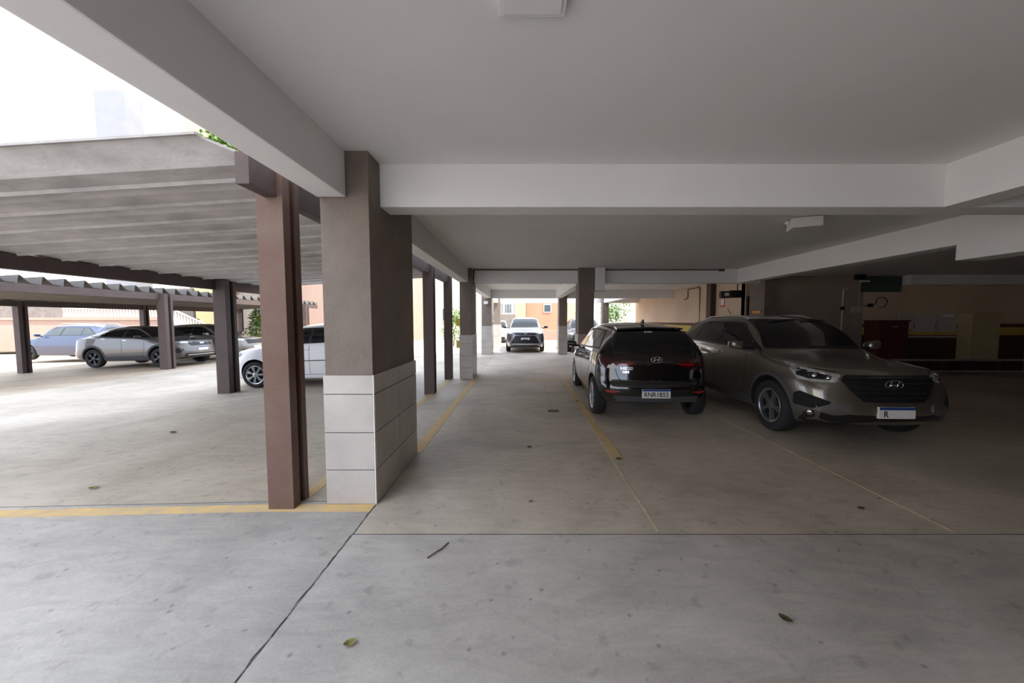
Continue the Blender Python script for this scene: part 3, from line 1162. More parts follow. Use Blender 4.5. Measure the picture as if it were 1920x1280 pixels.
# ---- black hatchback, seen from behind
c = Car(hatch_spec())
c.build('car', P_BLACK, (1.995, 7.03, 0), R(88.3), 'black hatchback seen from behind with the plate RNR1B55, beside the grey SUV')
X, hw = c.x2, c.hw
common_glass(c, std_dlo(c, 1.00, 1.72, 3.05, 3.52, (.955, 1.06), 1.385, 2.10, 2.92),
             ([(-.60, 1.02), (.60, 1.02), (.50, 1.36), (-.50, 1.36)], [(-.66, .99), (.66, .99), (.545, 1.385), (-.545, 1.385)]),
             [(-.60, 1.02), (.60, 1.02), (.51, 1.345), (-.51, 1.345)])
# roof spoiler lip
bm = bmesh.new()
pr = [(-.50, X(3.52)), (-.36, X(3.57)), (0, X(3.59)), (.36, X(3.57)), (.50, X(3.52))]
sec = []
for y_, x_ in pr:
    zc = 1.375 + .02 * (1 - (y_ / .50) ** 2)
    sec.append([bm.verts.new((x_ + .24, y_ * .98, zc + .025)), bm.verts.new((x_, y_, zc + .002)), bm.verts.new((x_ + .005, y_, zc - .022)), bm.verts.new((x_ + .20, y_ * .98, zc - .04))])
for a, b in zip(sec[:-1], sec[1:]):
    for k in range(4):
        bm.faces.new((a[k], a[(k + 1) % 4], b[(k + 1) % 4], b[k]))
bm.faces.new(sec[0]); bm.faces.new(sec[-1])
bm_obj('spoiler', bm, P_BLACK, c.root, smooth=True, sharp=40)
for tl in c.patch('taillight', [(X(3.90), .30, .895), (X(3.88), .52, .93), (X(3.80), .74, .955), (X(3.52), .85, .965), (X(3.62), .85, .86), (X(3.80), .76, .80), (X(3.90), .54, .80), (X(3.92), .42, .82)],
                  (-.8, .5, .12), M['darkred'], .006, .05, .03, both=True):
    pass
c.patch('tail_reflector', [(X(3.9), .30, .868), (X(3.88), .58, .872), (X(3.88), .56, .842), (X(3.9), .44, .842), (X(3.9), .40, .852)], (-.9, .3, .1), M['redlens'], .010, .05, .008, both=True)
c.patch('bumper_reflector', [(X(3.9), .52, .462), (X(3.88), .74, .475), (X(3.88), .74, .448), (X(3.9), .62, .436)], (-.9, .35, 0), M['redlens'], .008, .05, .006, both=True)
c.patch('bumper_insert', [(X(3.9), -.60, .40), (X(3.9), .60, .40), (X(3.9), .68, .26), (X(3.9), -.68, .26)], (-1, 0, 0), M['clad'], .006, .08, .02)
c.seam('tailgate_gap', [(X(3.9), -.62, .99), (X(3.9), -.56, .70), (X(3.9), -.50, .60), (X(3.9), .50, .60), (X(3.9), .56, .70), (X(3.9), .62, .99)], (-1, 0, 0), both=False)
c.plate(False, .445, 'RNR1B55', yc=.02)
c.emblem_oval(-1, .925, .078, .042)
c.text('HB20', False, .425, .795, .062, M['chrome'], sx=1.25)
c.text('10M', False, .440, .742, .05, M['chrome'], sx=1.15)
c.text('SUMU', False, .055, 1.315, .045, M['plate'], 'window_sticker', .010)
c.wheels(M['silver'], 8, True, .205)
c.mirrors(X(1.30), 1.005, P_BLACK)
c.handle(X(2.02), .83, P_BLACK)
c.handle(X(2.86), .86, P_BLACK)
door_seams(c, 1.22, 2.13, 3.0, 1.36, .28, .94)
bm = bmesh.new()
vs = [bm.verts.new(v) for v in ((X(3.05), -.016, 1.455), (X(3.05), .016, 1.455), (X(3.20), .016, 1.44), (X(3.20), -.016, 1.44), (X(3.16), -.006, 1.51), (X(3.16), .006, 1.51), (X(3.19), .006, 1.51), (X(3.19), -.006, 1.51))]
for f_ in ((0, 1, 5, 4), (1, 2, 6, 5), (2, 3, 7, 6), (3, 0, 4, 7), (4, 5, 6, 7), (3, 2, 1, 0)):
    bm.faces.new([vs[i] for i in f_])
bm_obj('roof_antenna', bm, M['black'], c.root)

# ---- grey SUV facing the viewer at the right
c = Car(hatch_spec(L=4.29, W=1.78, H=1.60, wb=2.59, fo=.84, rw=.345, hood=1.02, nose=.90, belt=1.03, belt2=1.10, tailz=1.10, gc=.24, rear_rake=.30, arch=.055, cowl=1.16, tum=.94))
c.sp['nose'] = [(.2, .12), (.36, .03), (.46, .0), (.60, .02), (.75, .05), (.9, .11), (1.05, .18)]
c = Car(dict(c.sp, bf=.25, w=[(0, .86), (.15, .93), (.4, .975), (.8, 1), (1.3, 1), (3.4, 1), (3.94, .97), (4.19, .91), (4.29, .84)]))
c.build('car', P_GREY, (4.275, 6.17, 0), R(-91.6), 'bronze grey SUV facing the viewer with a big black grille, rightmost car')
X, hw = c.x2, c.hw
common_glass(c, std_dlo(c, 1.22, 1.90, 3.35, 3.90, (1.06, 1.15), 1.51, 2.32, 3.20),
             ([(-.63, 1.12), (.63, 1.12), (.53, 1.49), (-.53, 1.49)], [(-.70, 1.085), (.70, 1.085), (.57, 1.515), (-.57, 1.515)]),
             [(-.58, 1.12), (.58, 1.12), (.50, 1.45), (-.50, 1.45)])
gr = c.patch('grille', [(X(.05), -.47, .865), (X(.05), .47, .865), (X(.05), .53, .80), (X(.05), .47, .70), (X(.05), .34, .565), (X(.05), -.34, .565), (X(.05), -.47, .70), (X(.05), -.53, .80)], (1, 0, .05), M['black'], .004, .08, .03)[0]
for k in range(5):
    z_ = .62 + k * .052
    yw = .36 + (z_ - .565) * .6 if z_ < .8 else .5
    pts = []
    for t in range(11):
        y_ = -yw + 2 * yw * t / 10
        h_, n_ = c.cast((0, y_, z_), (1, 0, 0))
        pts.append(h_ + n_ * .010)
    bm = bmesh.new()
    bm_tube(bm, pts, .010, 6)
    bm_obj('grille_bar', bm, M['well'], gr, smooth=True)
c.seam('grille_trim', [(X(.05), -.47, .87), (X(.05), -.535, .80), (X(.05), -.47, .69), (X(.05), -.34, .555), (X(.05), .34, .555), (X(.05), .47, .69), (X(.05), .535, .80), (X(.05), .47, .87)], (1, 0, 0), P_GREY, .022, .012, False)
c.seam('bonnet_gap', [(X(1.15), .80, 1.03), (X(.66), .79, .99), (X(.34), .68, .935), (X(.13), .50, .895), (X(.09), .3, .885), (X(.08), 0, .885)], (.35, .25, 1), None, .009)
c.seam('bonnet_crease', [(X(1.1), .50, 1.06), (X(.6), .48, 1.0), (X(.2), .44, .93)], (.2, 0, 1), P_GREY, .02, .006)
hl = c.patch('headlight', [(X(.10), .545, .872), (X(.24), .74, .915), (X(.52), .86, .985), (X(.60), .875, .995), (X(.46), .88, .90), (X(.35), .86, .785), (X(.22), .74, .770), (X(.12), .58, .775), (X(.09), .54, .82)],
             (.75, .55, .15), M['lens'], .006, .05, .02, both=True)
bz = c.patch('lamp_bezel', [(X(.16), .60, .845), (X(.25), .73, .878), (X(.40), .83, .915), (X(.40), .85, .83), (X(.28), .78, .80), (X(.16), .62, .795)], (.75, .55, .15), M['black'], .0075, .05, .02, both=True)
for sgn, o, b_ in zip((1, -1), hl, bz):
    b_.parent = o
    for (yy, zz, xx, rr) in ((.735, .845, .25, .036), (.635, .825, .17, .028)):
        h_, n_ = c.cast((X(xx), sgn * yy, zz), Vector((.75, sgn * .55, .1)).normalized())
        bm = bmesh.new()
        bmesh.ops.create_uvsphere(bm, u_segments=14, v_segments=8, radius=rr, matrix=Matrix.Translation(h_ - n_ * rr * .45))
        bm_obj('lamp_bulb', bm, M['chrome'], o, smooth=True)
    h_ = [(X(.17), sgn * .67, .868), (X(.30), sgn * .79, .90), (X(.46), sgn * .865, .945)]
    pts = [c.cast(p, Vector((.75, sgn * .55, .1)).normalized()) for p in h_]
    bm = bmesh.new()
    bm_tube(bm, [a + b * .006 for a, b in pts], .008, 6)
    bm_obj('light_strip', bm, M['white'], o, smooth=True)
c.patch('fog_recess', [(X(.20), .56, .545), (X(.24), .72, .60), (X(.36), .83, .645), (X(.42), .85, .60), (X(.42), .85, .47), (X(.28), .76, .455), (X(.22), .66, .47)], (.75, .5, 0), M['well'], .005, .05, .03, both=True)
c.patch('skid_trim', [(X(.18), .40, .535), (X(.2), .58, .535), (X(.28), .76, .45), (X(.2), .55, .395), (X(.15), .40, .43)], (.9, .35, 0), P_SILVER, .012, .05, .02, both=True)
c.patch('lower_bumper', [(X(.1), -.80, .43), (X(.1), -.40, .415), (X(.1), .40, .415), (X(.1), .80, .43), (X(.1), .80, .27), (X(.1), -.80, .27)], (1, 0, 0), M['black'], .006, .07, .03)
for sgn in (1, -1):
    h_, n_ = c.cast((X(.3), sgn * .75, .40), Vector((.8, sgn * .4, 0)).normalized())
    bm = bmesh.new()
    bmesh.ops.create_uvsphere(bm, u_segments=14, v_segments=8, radius=.045, matrix=Matrix.Translation(h_ - n_ * .02))
    bm_obj('fog_lamp', bm, M['chrome'], c.root, smooth=True)
c.plate(True, .455, None)
pl = [o for o in c.root.children if o.name.startswith('license_plate')][0]
hpl = max(v.co.x for v in pl.data.vertices)
text_obj('plate_text', 'R', .1, M['ink'], pl, Matrix.Translation((hpl + .0018, -.125, .438)) @ Matrix.Rotation(R(90), 4, 'Z') @ Matrix.Rotation(R(90), 4, 'X'), .0006, .0015, .9)
c.emblem_oval(1, .765, .098, .052)
c.arch_trim(M['clad'], .045)
c.patch('sill_trim', [(X(1.26), hw, .36), (X(3.02), hw, .36), (X(3.02), hw, .25), (X(1.26), hw, .25)], (0, 1, 0), M['clad'], .008, .12, .02, both=True)
c.patch('taillight', [(X(4.2), .50, 1.05), (X(4.05), .80, 1.07), (X(3.85), .86, 1.06), (X(3.95), .85, .93), (X(4.2), .55, .93)], (-.7, .6, 0), M['redlens'], .006, .06, .02, both=True)
c.wheels(M['midalloy'], 5, True, .226)
c.mirrors(X(1.42), 1.13, P_GREY, .12)
c.handle(X(2.22), .97, M['chrome'])
c.handle(X(3.10), .99, M['chrome'])
door_seams(c, 1.42, 2.36, 3.25, 1.5, .40, 1.04)
for sgn in (1, -1):
    bm = bmesh.new()
    pts = []
    for t in range(9):
        s_ = 2.0 + 1.5 * t / 8
        h_, n_ = c.cast((X(s_), sgn * .50, 1.6), (0, 0, 1))
        pts.append(h_ + Vector((0, 0, .028 if 0 < t < 8 else .0)))
    bm_tube(bm, pts, .014, 6)
    bm_obj('roof_rail', bm, M['steel'], c.root, smooth=True)
tube('roof_antenna', [(X(3.45) * 1, 0, 1.58), (X(3.62), 0, 1.74)], .006, M['black'], None).parent = c.root
for y0_ in (-.35, .12):
    pts = []
    for t in range(7):
        p = (0, y0_ + .45 * t / 6, 1.13 + .015 * t)
        h_, n_ = c.cast(p, Vector((1, 0, .8)).normalized())
        pts.append(h_ + n_ * .016)
    bm = bmesh.new()
    bm_tube(bm, pts, .008, 5)
    bm_obj('wiper', bm, M['black'], c.root)


def simple_front(c, hood_z, grille, lamps, lower, plate_z, lm=None, gm=None, plate_txt=None):
    X = c.x2
    c.patch('grille', [(X(.05), y_, z_) for y_, z_ in grille], (1, 0, .05), gm or M['black'], .005, .08, .02)
    c.patch('headlight', [(X(s_), y_, z_) for s_, y_, z_ in lamps], (.75, .55, .12), lm or M['lens'], .006, .06, .015, both=True)
    c.patch('lower_bumper', [(X(.05), y_, z_) for y_, z_ in lower], (1, 0, 0), M['black'], .006, .08, .02)
    if plate_z:
        c.plate(True, plate_z, plate_txt)


def simple_rear(c, tz0, tz1):
    X = c.x2
    L = c.sp['L']
    c.patch('taillight', [(X(L - .05), .42, tz1 - .03), (X(L - .10), .72, tz1), (X(L - .35), .84, tz1), (X(L - .30), .84, tz0), (X(L - .08), .50, tz0)], (-.75, .6, 0), M['redlens'], .006, .07, .02, both=True)


# ---- silver coupe SUV under the farther carport, facing right
sp = hatch_spec(L=4.43, W=1.78, H=1.545, wb=2.533, fo=.90, rw=.345, hood=1.02, nose=.93, belt=1.02, belt2=1.13, tailz=1.10, gc=.25, arch=.06, cowl=1.20)
L = sp['L']
sp['zt'] = sp['zt'][:8] + [(2.3, 1.545), (2.75, 1.525), (3.35, 1.42), (3.9, 1.24), (4.2, 1.125), (L - .05, 1.10), (L, 1.05)]
sp['we'] = [(0, .70), (.3, .80), (1.15, .84), (1.6, .74), (2.1, .665), (2.9, .64), (3.6, .62), (4.1, .68), (L, .74)]
sp['zs'] = [(0, .74), (.3, .90), (.9, .97), (1.3, 1.02), (3.3, 1.10), (4.1, 1.08), (L, .98)]
c = Car(sp)
fzg = -.245
c.build('car', P_SILVER, (-14.60, 14.20, fzg), R(-2.0), 'silver coupe SUV with dark wheels facing right under the farther carport', pitch=R(-1.26))
X, hw = c.x2, c.hw
common_glass(c, std_dlo(c, 1.22, 1.88, 2.85, 3.62, (1.06, 1.15), 1.44, 2.26, 3.1, False),
             ([(-.62, 1.12), (.62, 1.12), (.53, 1.44), (-.53, 1.44)], [(-.69, 1.085), (.69, 1.085), (.57, 1.465), (-.57, 1.465)]),
             [(-.50, 1.18), (.50, 1.18), (.48, 1.40), (-.48, 1.40)])
simple_front(c, 1.0, [(-.42, .90), (.42, .90), (.48, .83), (.40, .74), (-.40, .74), (-.48, .83)],
             [(.14, .50, .905), (.3, .78, .93), (.52, .87, .955), (.46, .87, .90), (.2, .70, .855), (.14, .50, .85)],
             [(-.62, .46), (.62, .46), (.70, .30), (-.70, .30)], .62)
c.text('FIAT', True, 0, .82, .085, M['chrome'], 'emblem', .012)
c.seam('skid_trim', [(X(.1), -.55, .40), (X(.1), .55, .40)], (1, 0, 0), M['steel'], .03, .012, False)
c.patch('fog_recess', [(X(.2), .60, .62), (X(.35), .80, .68), (X(.40), .84, .50), (X(.26), .72, .48)], (.75, .5, 0), M['black'], .005, .06, .02, both=True)
simple_rear(c, 1.0, 1.07)
c.arch_trim(M['clad'], .075)
c.patch('sill_trim', [(X(1.35), hw, .42), (X(3.02), hw, .40), (X(3.02), hw, .27), (X(1.35), hw, .27)], (0, 1, 0), M['clad'], .008, .12, .02, both=True)
c.wheels(M['graphite'], 5, False, .23)
c.mirrors(X(1.50), 1.12, M['black'], .10)
c.handle(X(2.18), 1.0, M['chrome'])
c.handle(X(3.02), 1.06, M['chrome'])
door_seams(c, 1.45, 2.30, 3.2, 1.4, .44, 1.03)

# ---- white hatchback behind the brown posts, facing left
c = Car(hatch_spec(L=4.07, W=1.73, H=1.52, wb=2.59, fo=.80, rw=.31, hood=1.0, nose=.84, belt=.97, belt2=1.03, tailz=1.0, gc=.20, cowl=1.08))
c.build('car', P_WHITE, (-4.98, 9.30, -.068), R(180), 'white hatchback with silver spoked wheels parked behind the brown slotted posts', pitch=R(1.26))
X, hw = c.x2, c.hw
common_glass(c, std_dlo(c, 1.12, 1.85, 3.15, 3.62, (1.0, 1.07), 1.425, 2.08, 3.0),
             ([(-.60, 1.06), (.60, 1.06), (.51, 1.41), (-.51, 1.41)], [(-.67, 1.03), (.67, 1.03), (.55, 1.435), (-.55, 1.435)]),
             [(-.58, 1.04), (.58, 1.04), (.50, 1.38), (-.50, 1.38)])
simple_front(c, 1.0, [(-.40, .74), (.40, .74), (.44, .66), (-.44, .66)], [(.16, .48, .80), (.34, .76, .86), (.50, .84, .87), (.40, .84, .76), (.18, .60, .70)],
             [(-.60, .46), (.60, .46), (.64, .28), (-.64, .28)], .52)
simple_rear(c, .84, 1.0)
c.wheels(M['silver'], 7, True, .215)
c.mirrors(X(1.36), 1.05, P_WHITE)
c.handle(X(2.0), .88, P_WHITE)
c.handle(X(2.9), .90, P_WHITE)
door_seams(c, 1.25, 2.10, 3.05, 1.4, .30, .99)
c.seam('side_moulding', [(X(1.36), hw, .62), (X(2.9), hw, .63)], (0, 1, 0), M['clad'], .02, .008)

# ---- warm grey car behind the silver coupe SUV
c = Car(hatch_spec(L=4.35, W=1.78, H=1.60, wb=2.6, fo=.85, rw=.34, hood=1.02, nose=.90, belt=1.04, belt2=1.10, tailz=1.10, gc=.22, cowl=1.2))
c.build('car', P_BEIGE, (-14.35, 16.7, -.25), R(-1), 'warm grey SUV partly hidden behind the silver coupe SUV', pitch=R(-1.26))
X, hw = c.x2, c.hw
common_glass(c, std_dlo(c, 1.25, 1.92, 3.4, 3.95, (1.07, 1.14), 1.50, 2.3, 3.2),
             ([(-.63, 1.13), (.63, 1.13), (.53, 1.48), (-.53, 1.48)], [(-.70, 1.10), (.70, 1.10), (.57, 1.505), (-.57, 1.505)]),
             [(-.58, 1.12), (.58, 1.12), (.50, 1.45), (-.50, 1.45)])
simple_front(c, 1.0, [(-.50, .86), (.50, .86), (.44, .66), (-.44, .66)], [(.14, .56, .88), (.3, .78, .92), (.5, .87, .94), (.4, .86, .84), (.16, .60, .80)],
             [(-.66, .44), (.66, .44), (.7, .28), (-.7, .28)], .54)
simple_rear(c, .92, 1.06)
c.wheels(M['graphite'], 5, True, .225)
c.mirrors(X(1.45), 1.13, P_BEIGE)
c.arch_trim(M['clad'], .05)
door_seams(c, 1.42, 2.33, 3.25, 1.5, .40, 1.05)

# ---- blue SUV at the far left
c = Car(hatch_spec(L=4.35, W=1.80, H=1.62, wb=2.62, fo=.85, rw=.34, hood=1.02, nose=.92, belt=1.02, belt2=1.12, tailz=1.10, gc=.22, cowl=1.2))
c.build('car', P_BLUE, (-20.9, 17.1, -.30), R(180), 'blue SUV with roof rails at the far left behind the silver coupe SUV')
X, hw = c.x2, c.hw
common_glass(c, std_dlo(c, 1.25, 1.92, 3.4, 3.95, (1.07, 1.14), 1.51, 2.3, 3.2),
             ([(-.63, 1.13), (.63, 1.13), (.53, 1.48), (-.53, 1.48)], [(-.70, 1.10), (.70, 1.10), (.57, 1.505), (-.57, 1.505)]),
             [(-.58, 1.12), (.58, 1.12), (.50, 1.45), (-.50, 1.45)], g=M['glass_light'])
simple_front(c, 1.0, [(-.50, .86), (.50, .86), (.44, .66), (-.44, .66)], [(.14, .56, .88), (.3, .78, .92), (.5, .87, .94), (.4, .86, .84), (.16, .60, .80)],
             [(-.66, .44), (.66, .44), (.7, .28), (-.7, .28)], .54)
simple_rear(c, .92, 1.06)
c.wheels(M['graphite'], 5, True, .225)
c.mirrors(X(1.45), 1.13, P_BLUE)
for sgn in (1, -1):
    bm = bmesh.new()
    bm_tube(bm, [(X(1.95), sgn * .56, 1.56), (X(2.15), sgn * .55, 1.645), (X(3.3), sgn * .55, 1.645), (X(3.55), sgn * .55, 1.545)], .016, 6)
    bm_obj('roof_rail', bm, M['steel'], c.root, smooth=True)

# ---- silver car facing the viewer at the far end
c = Car(hatch_spec(L=4.46, W=1.825, H=1.66, wb=2.64, fo=.92, rw=.35, hood=1.06, nose=.96, belt=1.06, belt2=1.12, tailz=1.12, gc=.24, cowl=1.25))
c.build('car', P_PEARL, (.12, 18.75, 0), R(-90), 'pearl silver SUV facing the viewer at the far end of the lane')
X, hw = c.x2, c.hw
common_glass(c, std_dlo(c, 1.28, 1.95, 3.45, 4.0, (1.09, 1.16), 1.55, 2.35, 3.25),
             ([(-.64, 1.17), (.64, 1.17), (.54, 1.54), (-.54, 1.54)], [(-.71, 1.13), (.71, 1.13), (.58, 1.565), (-.58, 1.565)]),
             [(-.58, 1.14), (.58, 1.14), (.50, 1.48), (-.50, 1.48)])
simple_front(c, 1.0, [(-.46, .79), (.46, .79), (.60, .56), (.66, .44), (-.66, .44), (-.60, .56)],
             [(.16, .54, .93), (.32, .78, .95), (.52, .88, .97), (.46, .88, .89), (.18, .62, .855)],
             [(-.55, .36), (.55, .36), (.60, .29), (-.60, .29)], .66)
c.patch('upper_grille', [(X(.05), -.52, .91), (X(.05), .52, .91), (X(.05), .48, .83), (X(.05), -.48, .83)], (1, 0, .05), M['graphite'], .005, .08, .015)
c.patch('lamp_surround', [(X(.2), .66, .86), (X(.42), .875, .90), (X(.46), .88, .52), (X(.28), .76, .46), (X(.20), .64, .60)], (.75, .55, 0), M['black'], .004, .06, .02, both=True)
c.seam('skid_trim', [(X(.1), -.58, .40), (X(.1), .58, .40)], (1, 0, 0), M['steel'], .05, .012, False)
bm = bmesh.new()
h_, _n = c.cast((0, 0, .89), (1, 0, 0))
for rx, rz, dz_ in ((.075, .05, 0), (.03, .048, 0), (.05, .02, .02)):
    bm_tube(bm, [(h_.x + .012, rx * math.cos(2 * math.pi * k / 24), .89 + dz_ + rz * math.sin(2 * math.pi * k / 24)) for k in range(25)], .006, 5, False)
bm_obj('emblem', bm, M['chrome'], c.root, smooth=True)
simple_rear(c, .95, 1.08)
c.wheels(M['graphite'], 5, True, .235)
c.mirrors(X(1.5), 1.16, M['black'], .12)

# ---- dark SUV behind the far column
c = Car(hatch_spec(L=4.35, W=1.80, H=1.62, wb=2.62, fo=.85, rw=.34, hood=1.02, nose=.92, belt=1.02, belt2=1.12, tailz=1.10, gc=.22, cowl=1.2))
c.build('car', P_DARK, (3.05, 18.6, 0), R(-92), 'dark grey SUV half hidden behind the far tiled column, beyond the black hatchback')
X, hw = c.x2, c.hw
common_glass(c, std_dlo(c, 1.25, 1.92, 3.4, 3.95, (1.07, 1.14), 1.51, 2.3, 3.2),
             ([(-.63, 1.13), (.63, 1.13), (.53, 1.48), (-.53, 1.48)], [(-.70, 1.10), (.70, 1.10), (.57, 1.505), (-.57, 1.505)]),
             [(-.58, 1.12), (.58, 1.12), (.50, 1.45), (-.50, 1.45)])
simple_front(c, 1.0, [(-.50, .86), (.50, .86), (.44, .66), (-.44, .66)], [(.14, .56, .88), (.3, .78, .92), (.5, .87, .94), (.4, .86, .84), (.16, .60, .80)],
             [(-.66, .44), (.66, .44), (.7, .28), (-.7, .28)], .54)
simple_rear(c, .92, 1.06)
c.wheels(M['graphite'], 5, True, .225)
c.mirrors(X(1.45), 1.13, M['black'])
c.arch_trim(M['clad'], .05)

# ---- pale hatchback out in the sun beyond the far column
c = Car(hatch_spec(H=1.5, fo=.82))
c.build('car', P_WHITE, (-1.75, 25.6, 0), R(-90), 'white hatchback out in the open behind the pearl silver SUV, on its left')
X, hw = c.x2, c.hw
common_glass(c, std_dlo(c, 1.00, 1.72, 3.05, 3.52, (.955, 1.06), 1.405, 2.10, 2.92),
             ([(-.60, 1.02), (.60, 1.02), (.50, 1.38), (-.50, 1.38)], [(-.66, .99), (.66, .99), (.545, 1.405), (-.545, 1.405)]),
             [(-.60, 1.02), (.60, 1.02), (.51, 1.345), (-.51, 1.345)])
simple_front(c, 1.0, [(-.44, .72), (.44, .72), (.36, .56), (-.36, .56)], [(.16, .52, .74), (.34, .76, .80), (.55, .84, .83), (.40, .84, .70), (.18, .60, .64)],
             [(-.60, .42), (.60, .42), (.64, .26), (-.64, .26)], .48)
simple_rear(c, .84, .98)
c.wheels(M['silver'], 8, True, .205)
c.mirrors(X(1.3), 1.005, P_WHITE)


# ------------------------------------------------------------------ fittings under the ceiling and on the walls
e = root('emergency_light', (3.62, 4.73, 2.81))
tag(e, 'white box emergency light fixed to the ceiling above the grey SUV', 'light')
e.rotation_euler = (0, 0, R(-22))
def lbox(name, x0, x1, y0, y1, z0, z1, m, p, bev=0.0):
    bm = bmesh.new()
    bm_box(bm, x0, x1, y0, y1, z0, z1, bev)
    return bm_obj(name, bm, m, p)
lbox('housing', -.16, .16, -.10, .16, -.135, -.012, M['white'], e, .006)
lbox('mounting_plate', -.15, .15, -.02, .15, -.014, 0, M['black'], e)
bm = bmesh.new()
bmesh.ops.create_uvsphere(bm, u_segments=12, v_segments=8, radius=.028, matrix=Matrix.Translation((-.19, .02, -.045)))
bm_tube(bm, [(-.19, .02, -.045), (-.15, .02, -.03)], .01, 6)
bm_obj('lamp_bulb', bm, M['white'], e, smooth=True)
e = root('ceiling_light', (.04, 1.40, 2.81))
tag(e, 'flat white ceiling light panel at the top edge above the lane', 'light')
box('housing', -.10, .18, 1.18, 1.62, 2.785, 2.812, M['paint'], e, .004)
box('diffuser', -.08, .16, 1.20, 1.60, 2.779, 2.786, M['paint'], e, .002)
c_ = root('conduit', (2.0, 9.38, 2.79))
tag(c_, 'thin brown conduit running along the top of the second cross beam', 'pipe')
tube('pipe', [(-1.25, 9.375, 2.785), (5.05, 9.375, 2.785)], .014, M['pipebrown'], c_)
box('junction_box', 5.02, 5.16, 9.35, 9.398, 2.75, 2.80, M['pipebrown'], c_, .004)
tube('drop_pipe', [(-1.245, 9.375, 2.785), (-1.258, 9.37, 2.6), (-1.258, 9.37, 2.42)], .016, M['black'], c_)
for k, (z0, z1) in enumerate(((1.35, 1.54), (.78, .975))):
    tag(box('yellow_marker', -1.72, -1.612, 9.40, 9.44, z0, z1, M['tagyellow'], None, .004),
        ('upper' if k == 0 else 'lower') + ' yellow reflective plate on the left side of the second tiled column', 'marker')
e = root('flood_light', (-1.55, 15.78, 2.2))
tag(e, 'small white flood light on the third column of the yard edge', 'light')
box('lamp_head', -1.67, -1.49, 15.62, 15.70, 2.19, 2.31, M['white'], e, .012)
tube('bracket', [(-1.58, 15.70, 2.24), (-1.58, 15.80, 2.22)], .014, M['steel'], e)
# signal box hanging near the right wall
e = root('signal_box', (6.2, 10.6, 2.81))
tag(e, 'black and grey signal box hanging from the ceiling by the beige wall', 'signal')
box('case', 5.74, 6.02, 10.54, 10.66, 2.14, 2.34, M['clad'], e, .006)
box('black_case', 6.02, 6.32, 10.53, 10.67, 2.15, 2.36, M['black'], e, .006)
bm = bmesh.new()
bmesh.ops.create_uvsphere(bm, u_segments=16, v_segments=8, radius=1, matrix=Matrix.Translation((5.90 - 6.2, -.06, 2.24 - 2.81)) @ Matrix.Diagonal((.075, .015, .05, 1)))
bm_obj('lamp_lens', bm, M['white'], e, smooth=True)
tube('hanger', [(6.24, 10.6, 2.35), (6.24, 10.6, 2.80)], .018, M['pipebrown'], e)
box('mounting_block', 6.05, 6.20, 10.56, 10.64, 2.70, 2.80, M['white'], e, .004)
s_ = root('fire_sign', (6.6, 12.2, 2.0))
tag(s_, 'small red and white fire sign on the beige wall under the signal box', 'sign')
box('sign_board', 6.590, 6.6, 11.9, 12.15, 1.93, 2.22, M['signred'], s_, .001)
box('sign_panel', 6.587, 6.592, 11.93, 12.12, 1.99, 2.20, M['plate'], s_)
c_ = root('wall_conduit', (6.58, 13.6, 1.4))
tag(c_, 'brown conduit rising up the beige wall with a curved free end', 'pipe')
tube('pipe', [(6.582, 13.55, 0), (6.582, 13.55, 2.68), (6.57, 13.56, 2.72), (6.57, 14.45, 2.72), (6.565, 14.5, 2.69), (6.565, 14.5, 2.42), (6.55, 14.58, 2.34), (6.53, 14.72, 2.33)], .018, M['pipebrown'], c_)
# orange plate low on the column behind the SUV
tag(box('height_plate', 6.075, 6.10, 9.30, 9.62, 1.68, 1.745, M['orange'], None, .003), 'orange plate on the side of the column behind the grey SUV roof', 'marker')

# red cabinet, notice boards, cables, ladder on the dark back wall
e = root('red_cabinet', (10.6, 10.55, 0))
tag(e, 'dark red metal cabinet standing against the dark back wall behind the grey SUV', 'cabinet')
box('cabinet_body', 10.17, 11.02, 10.36, 10.81, .02, 1.45, M['redbox'], e, .008)
box('cabinet_top', 10.14, 11.05, 10.33, 10.81, 1.45, 1.50, M['redbox'], e, .006)
box('cabinet_door', 10.20, 10.99, 10.335, 10.362, .08, 1.42, M['redbox'], e, .006)
box('door_pocket', 10.48, 10.70, 10.31, 10.338, 1.12, 1.26, M['darkbrown'], e, .004)
box('door_handle', 10.50, 10.66, 10.305, 10.335, 1.30, 1.325, M['steel'], e, .004)
for k, (a, b, z0, m_, lb) in enumerate(((11.17, 11.62, 1.215, 'offwhite', 'leftmost pale notice board on the dark back wall, nearest the red cabinet'),
                                        (11.68, 12.26, 1.15, 'offwhite', 'middle and widest pale notice board on the dark back wall'),
                                        (12.31, 12.90, 1.15, 'offwhite', 'pale notice board with a white paper slip at its top, on the dark back wall'))):
    nb = root('notice_board', ((a + b) / 2, 10.82, 1.45))
    tag(nb, lb, 'board', 'notice boards on the dark back wall')
    box('panel', a, b, 10.785, 10.82, z0, 1.69, M[m_], nb, .004)
    if k == 2:
        box('paper_slip', a + .15, b - .12, 10.78, 10.786, 1.60, 1.67, M['plate'], nb)
tag(box('locker', 12.95, 13.75, 10.45, 10.81, .32, 1.70, M['cream'], None, .006), 'pale yellow wall locker at the right end of the dark back wall', 'locker')
tag(box('wall_ledge', 10.97 + .06, 12.93, 10.70, 10.82, .985, 1.03, M['offwhite'], None, .004), 'pale ledge under the notice boards on the dark back wall', 'shelf')
e = root('switch_box', (9.88, 10.8, 1.8))
tag(e, 'small grey switch box on the dark back wall left of the red cabinet', 'switch box')
box('case', 9.75, 10.02, 10.75, 10.82, 1.72, 1.895, M['offwhite'], e, .008)
tube('feed_pipe', [(9.97, 10.80, 1.89), (9.97, 10.80, 2.54), (9.97, 10.80, 2.81)], .012, M['offwhite'], e)
e = root('white_pipe', (9.48, 10.8, 0))
tag(e, 'thin pale pipe up the dark back wall beside the small switch box', 'pipe')
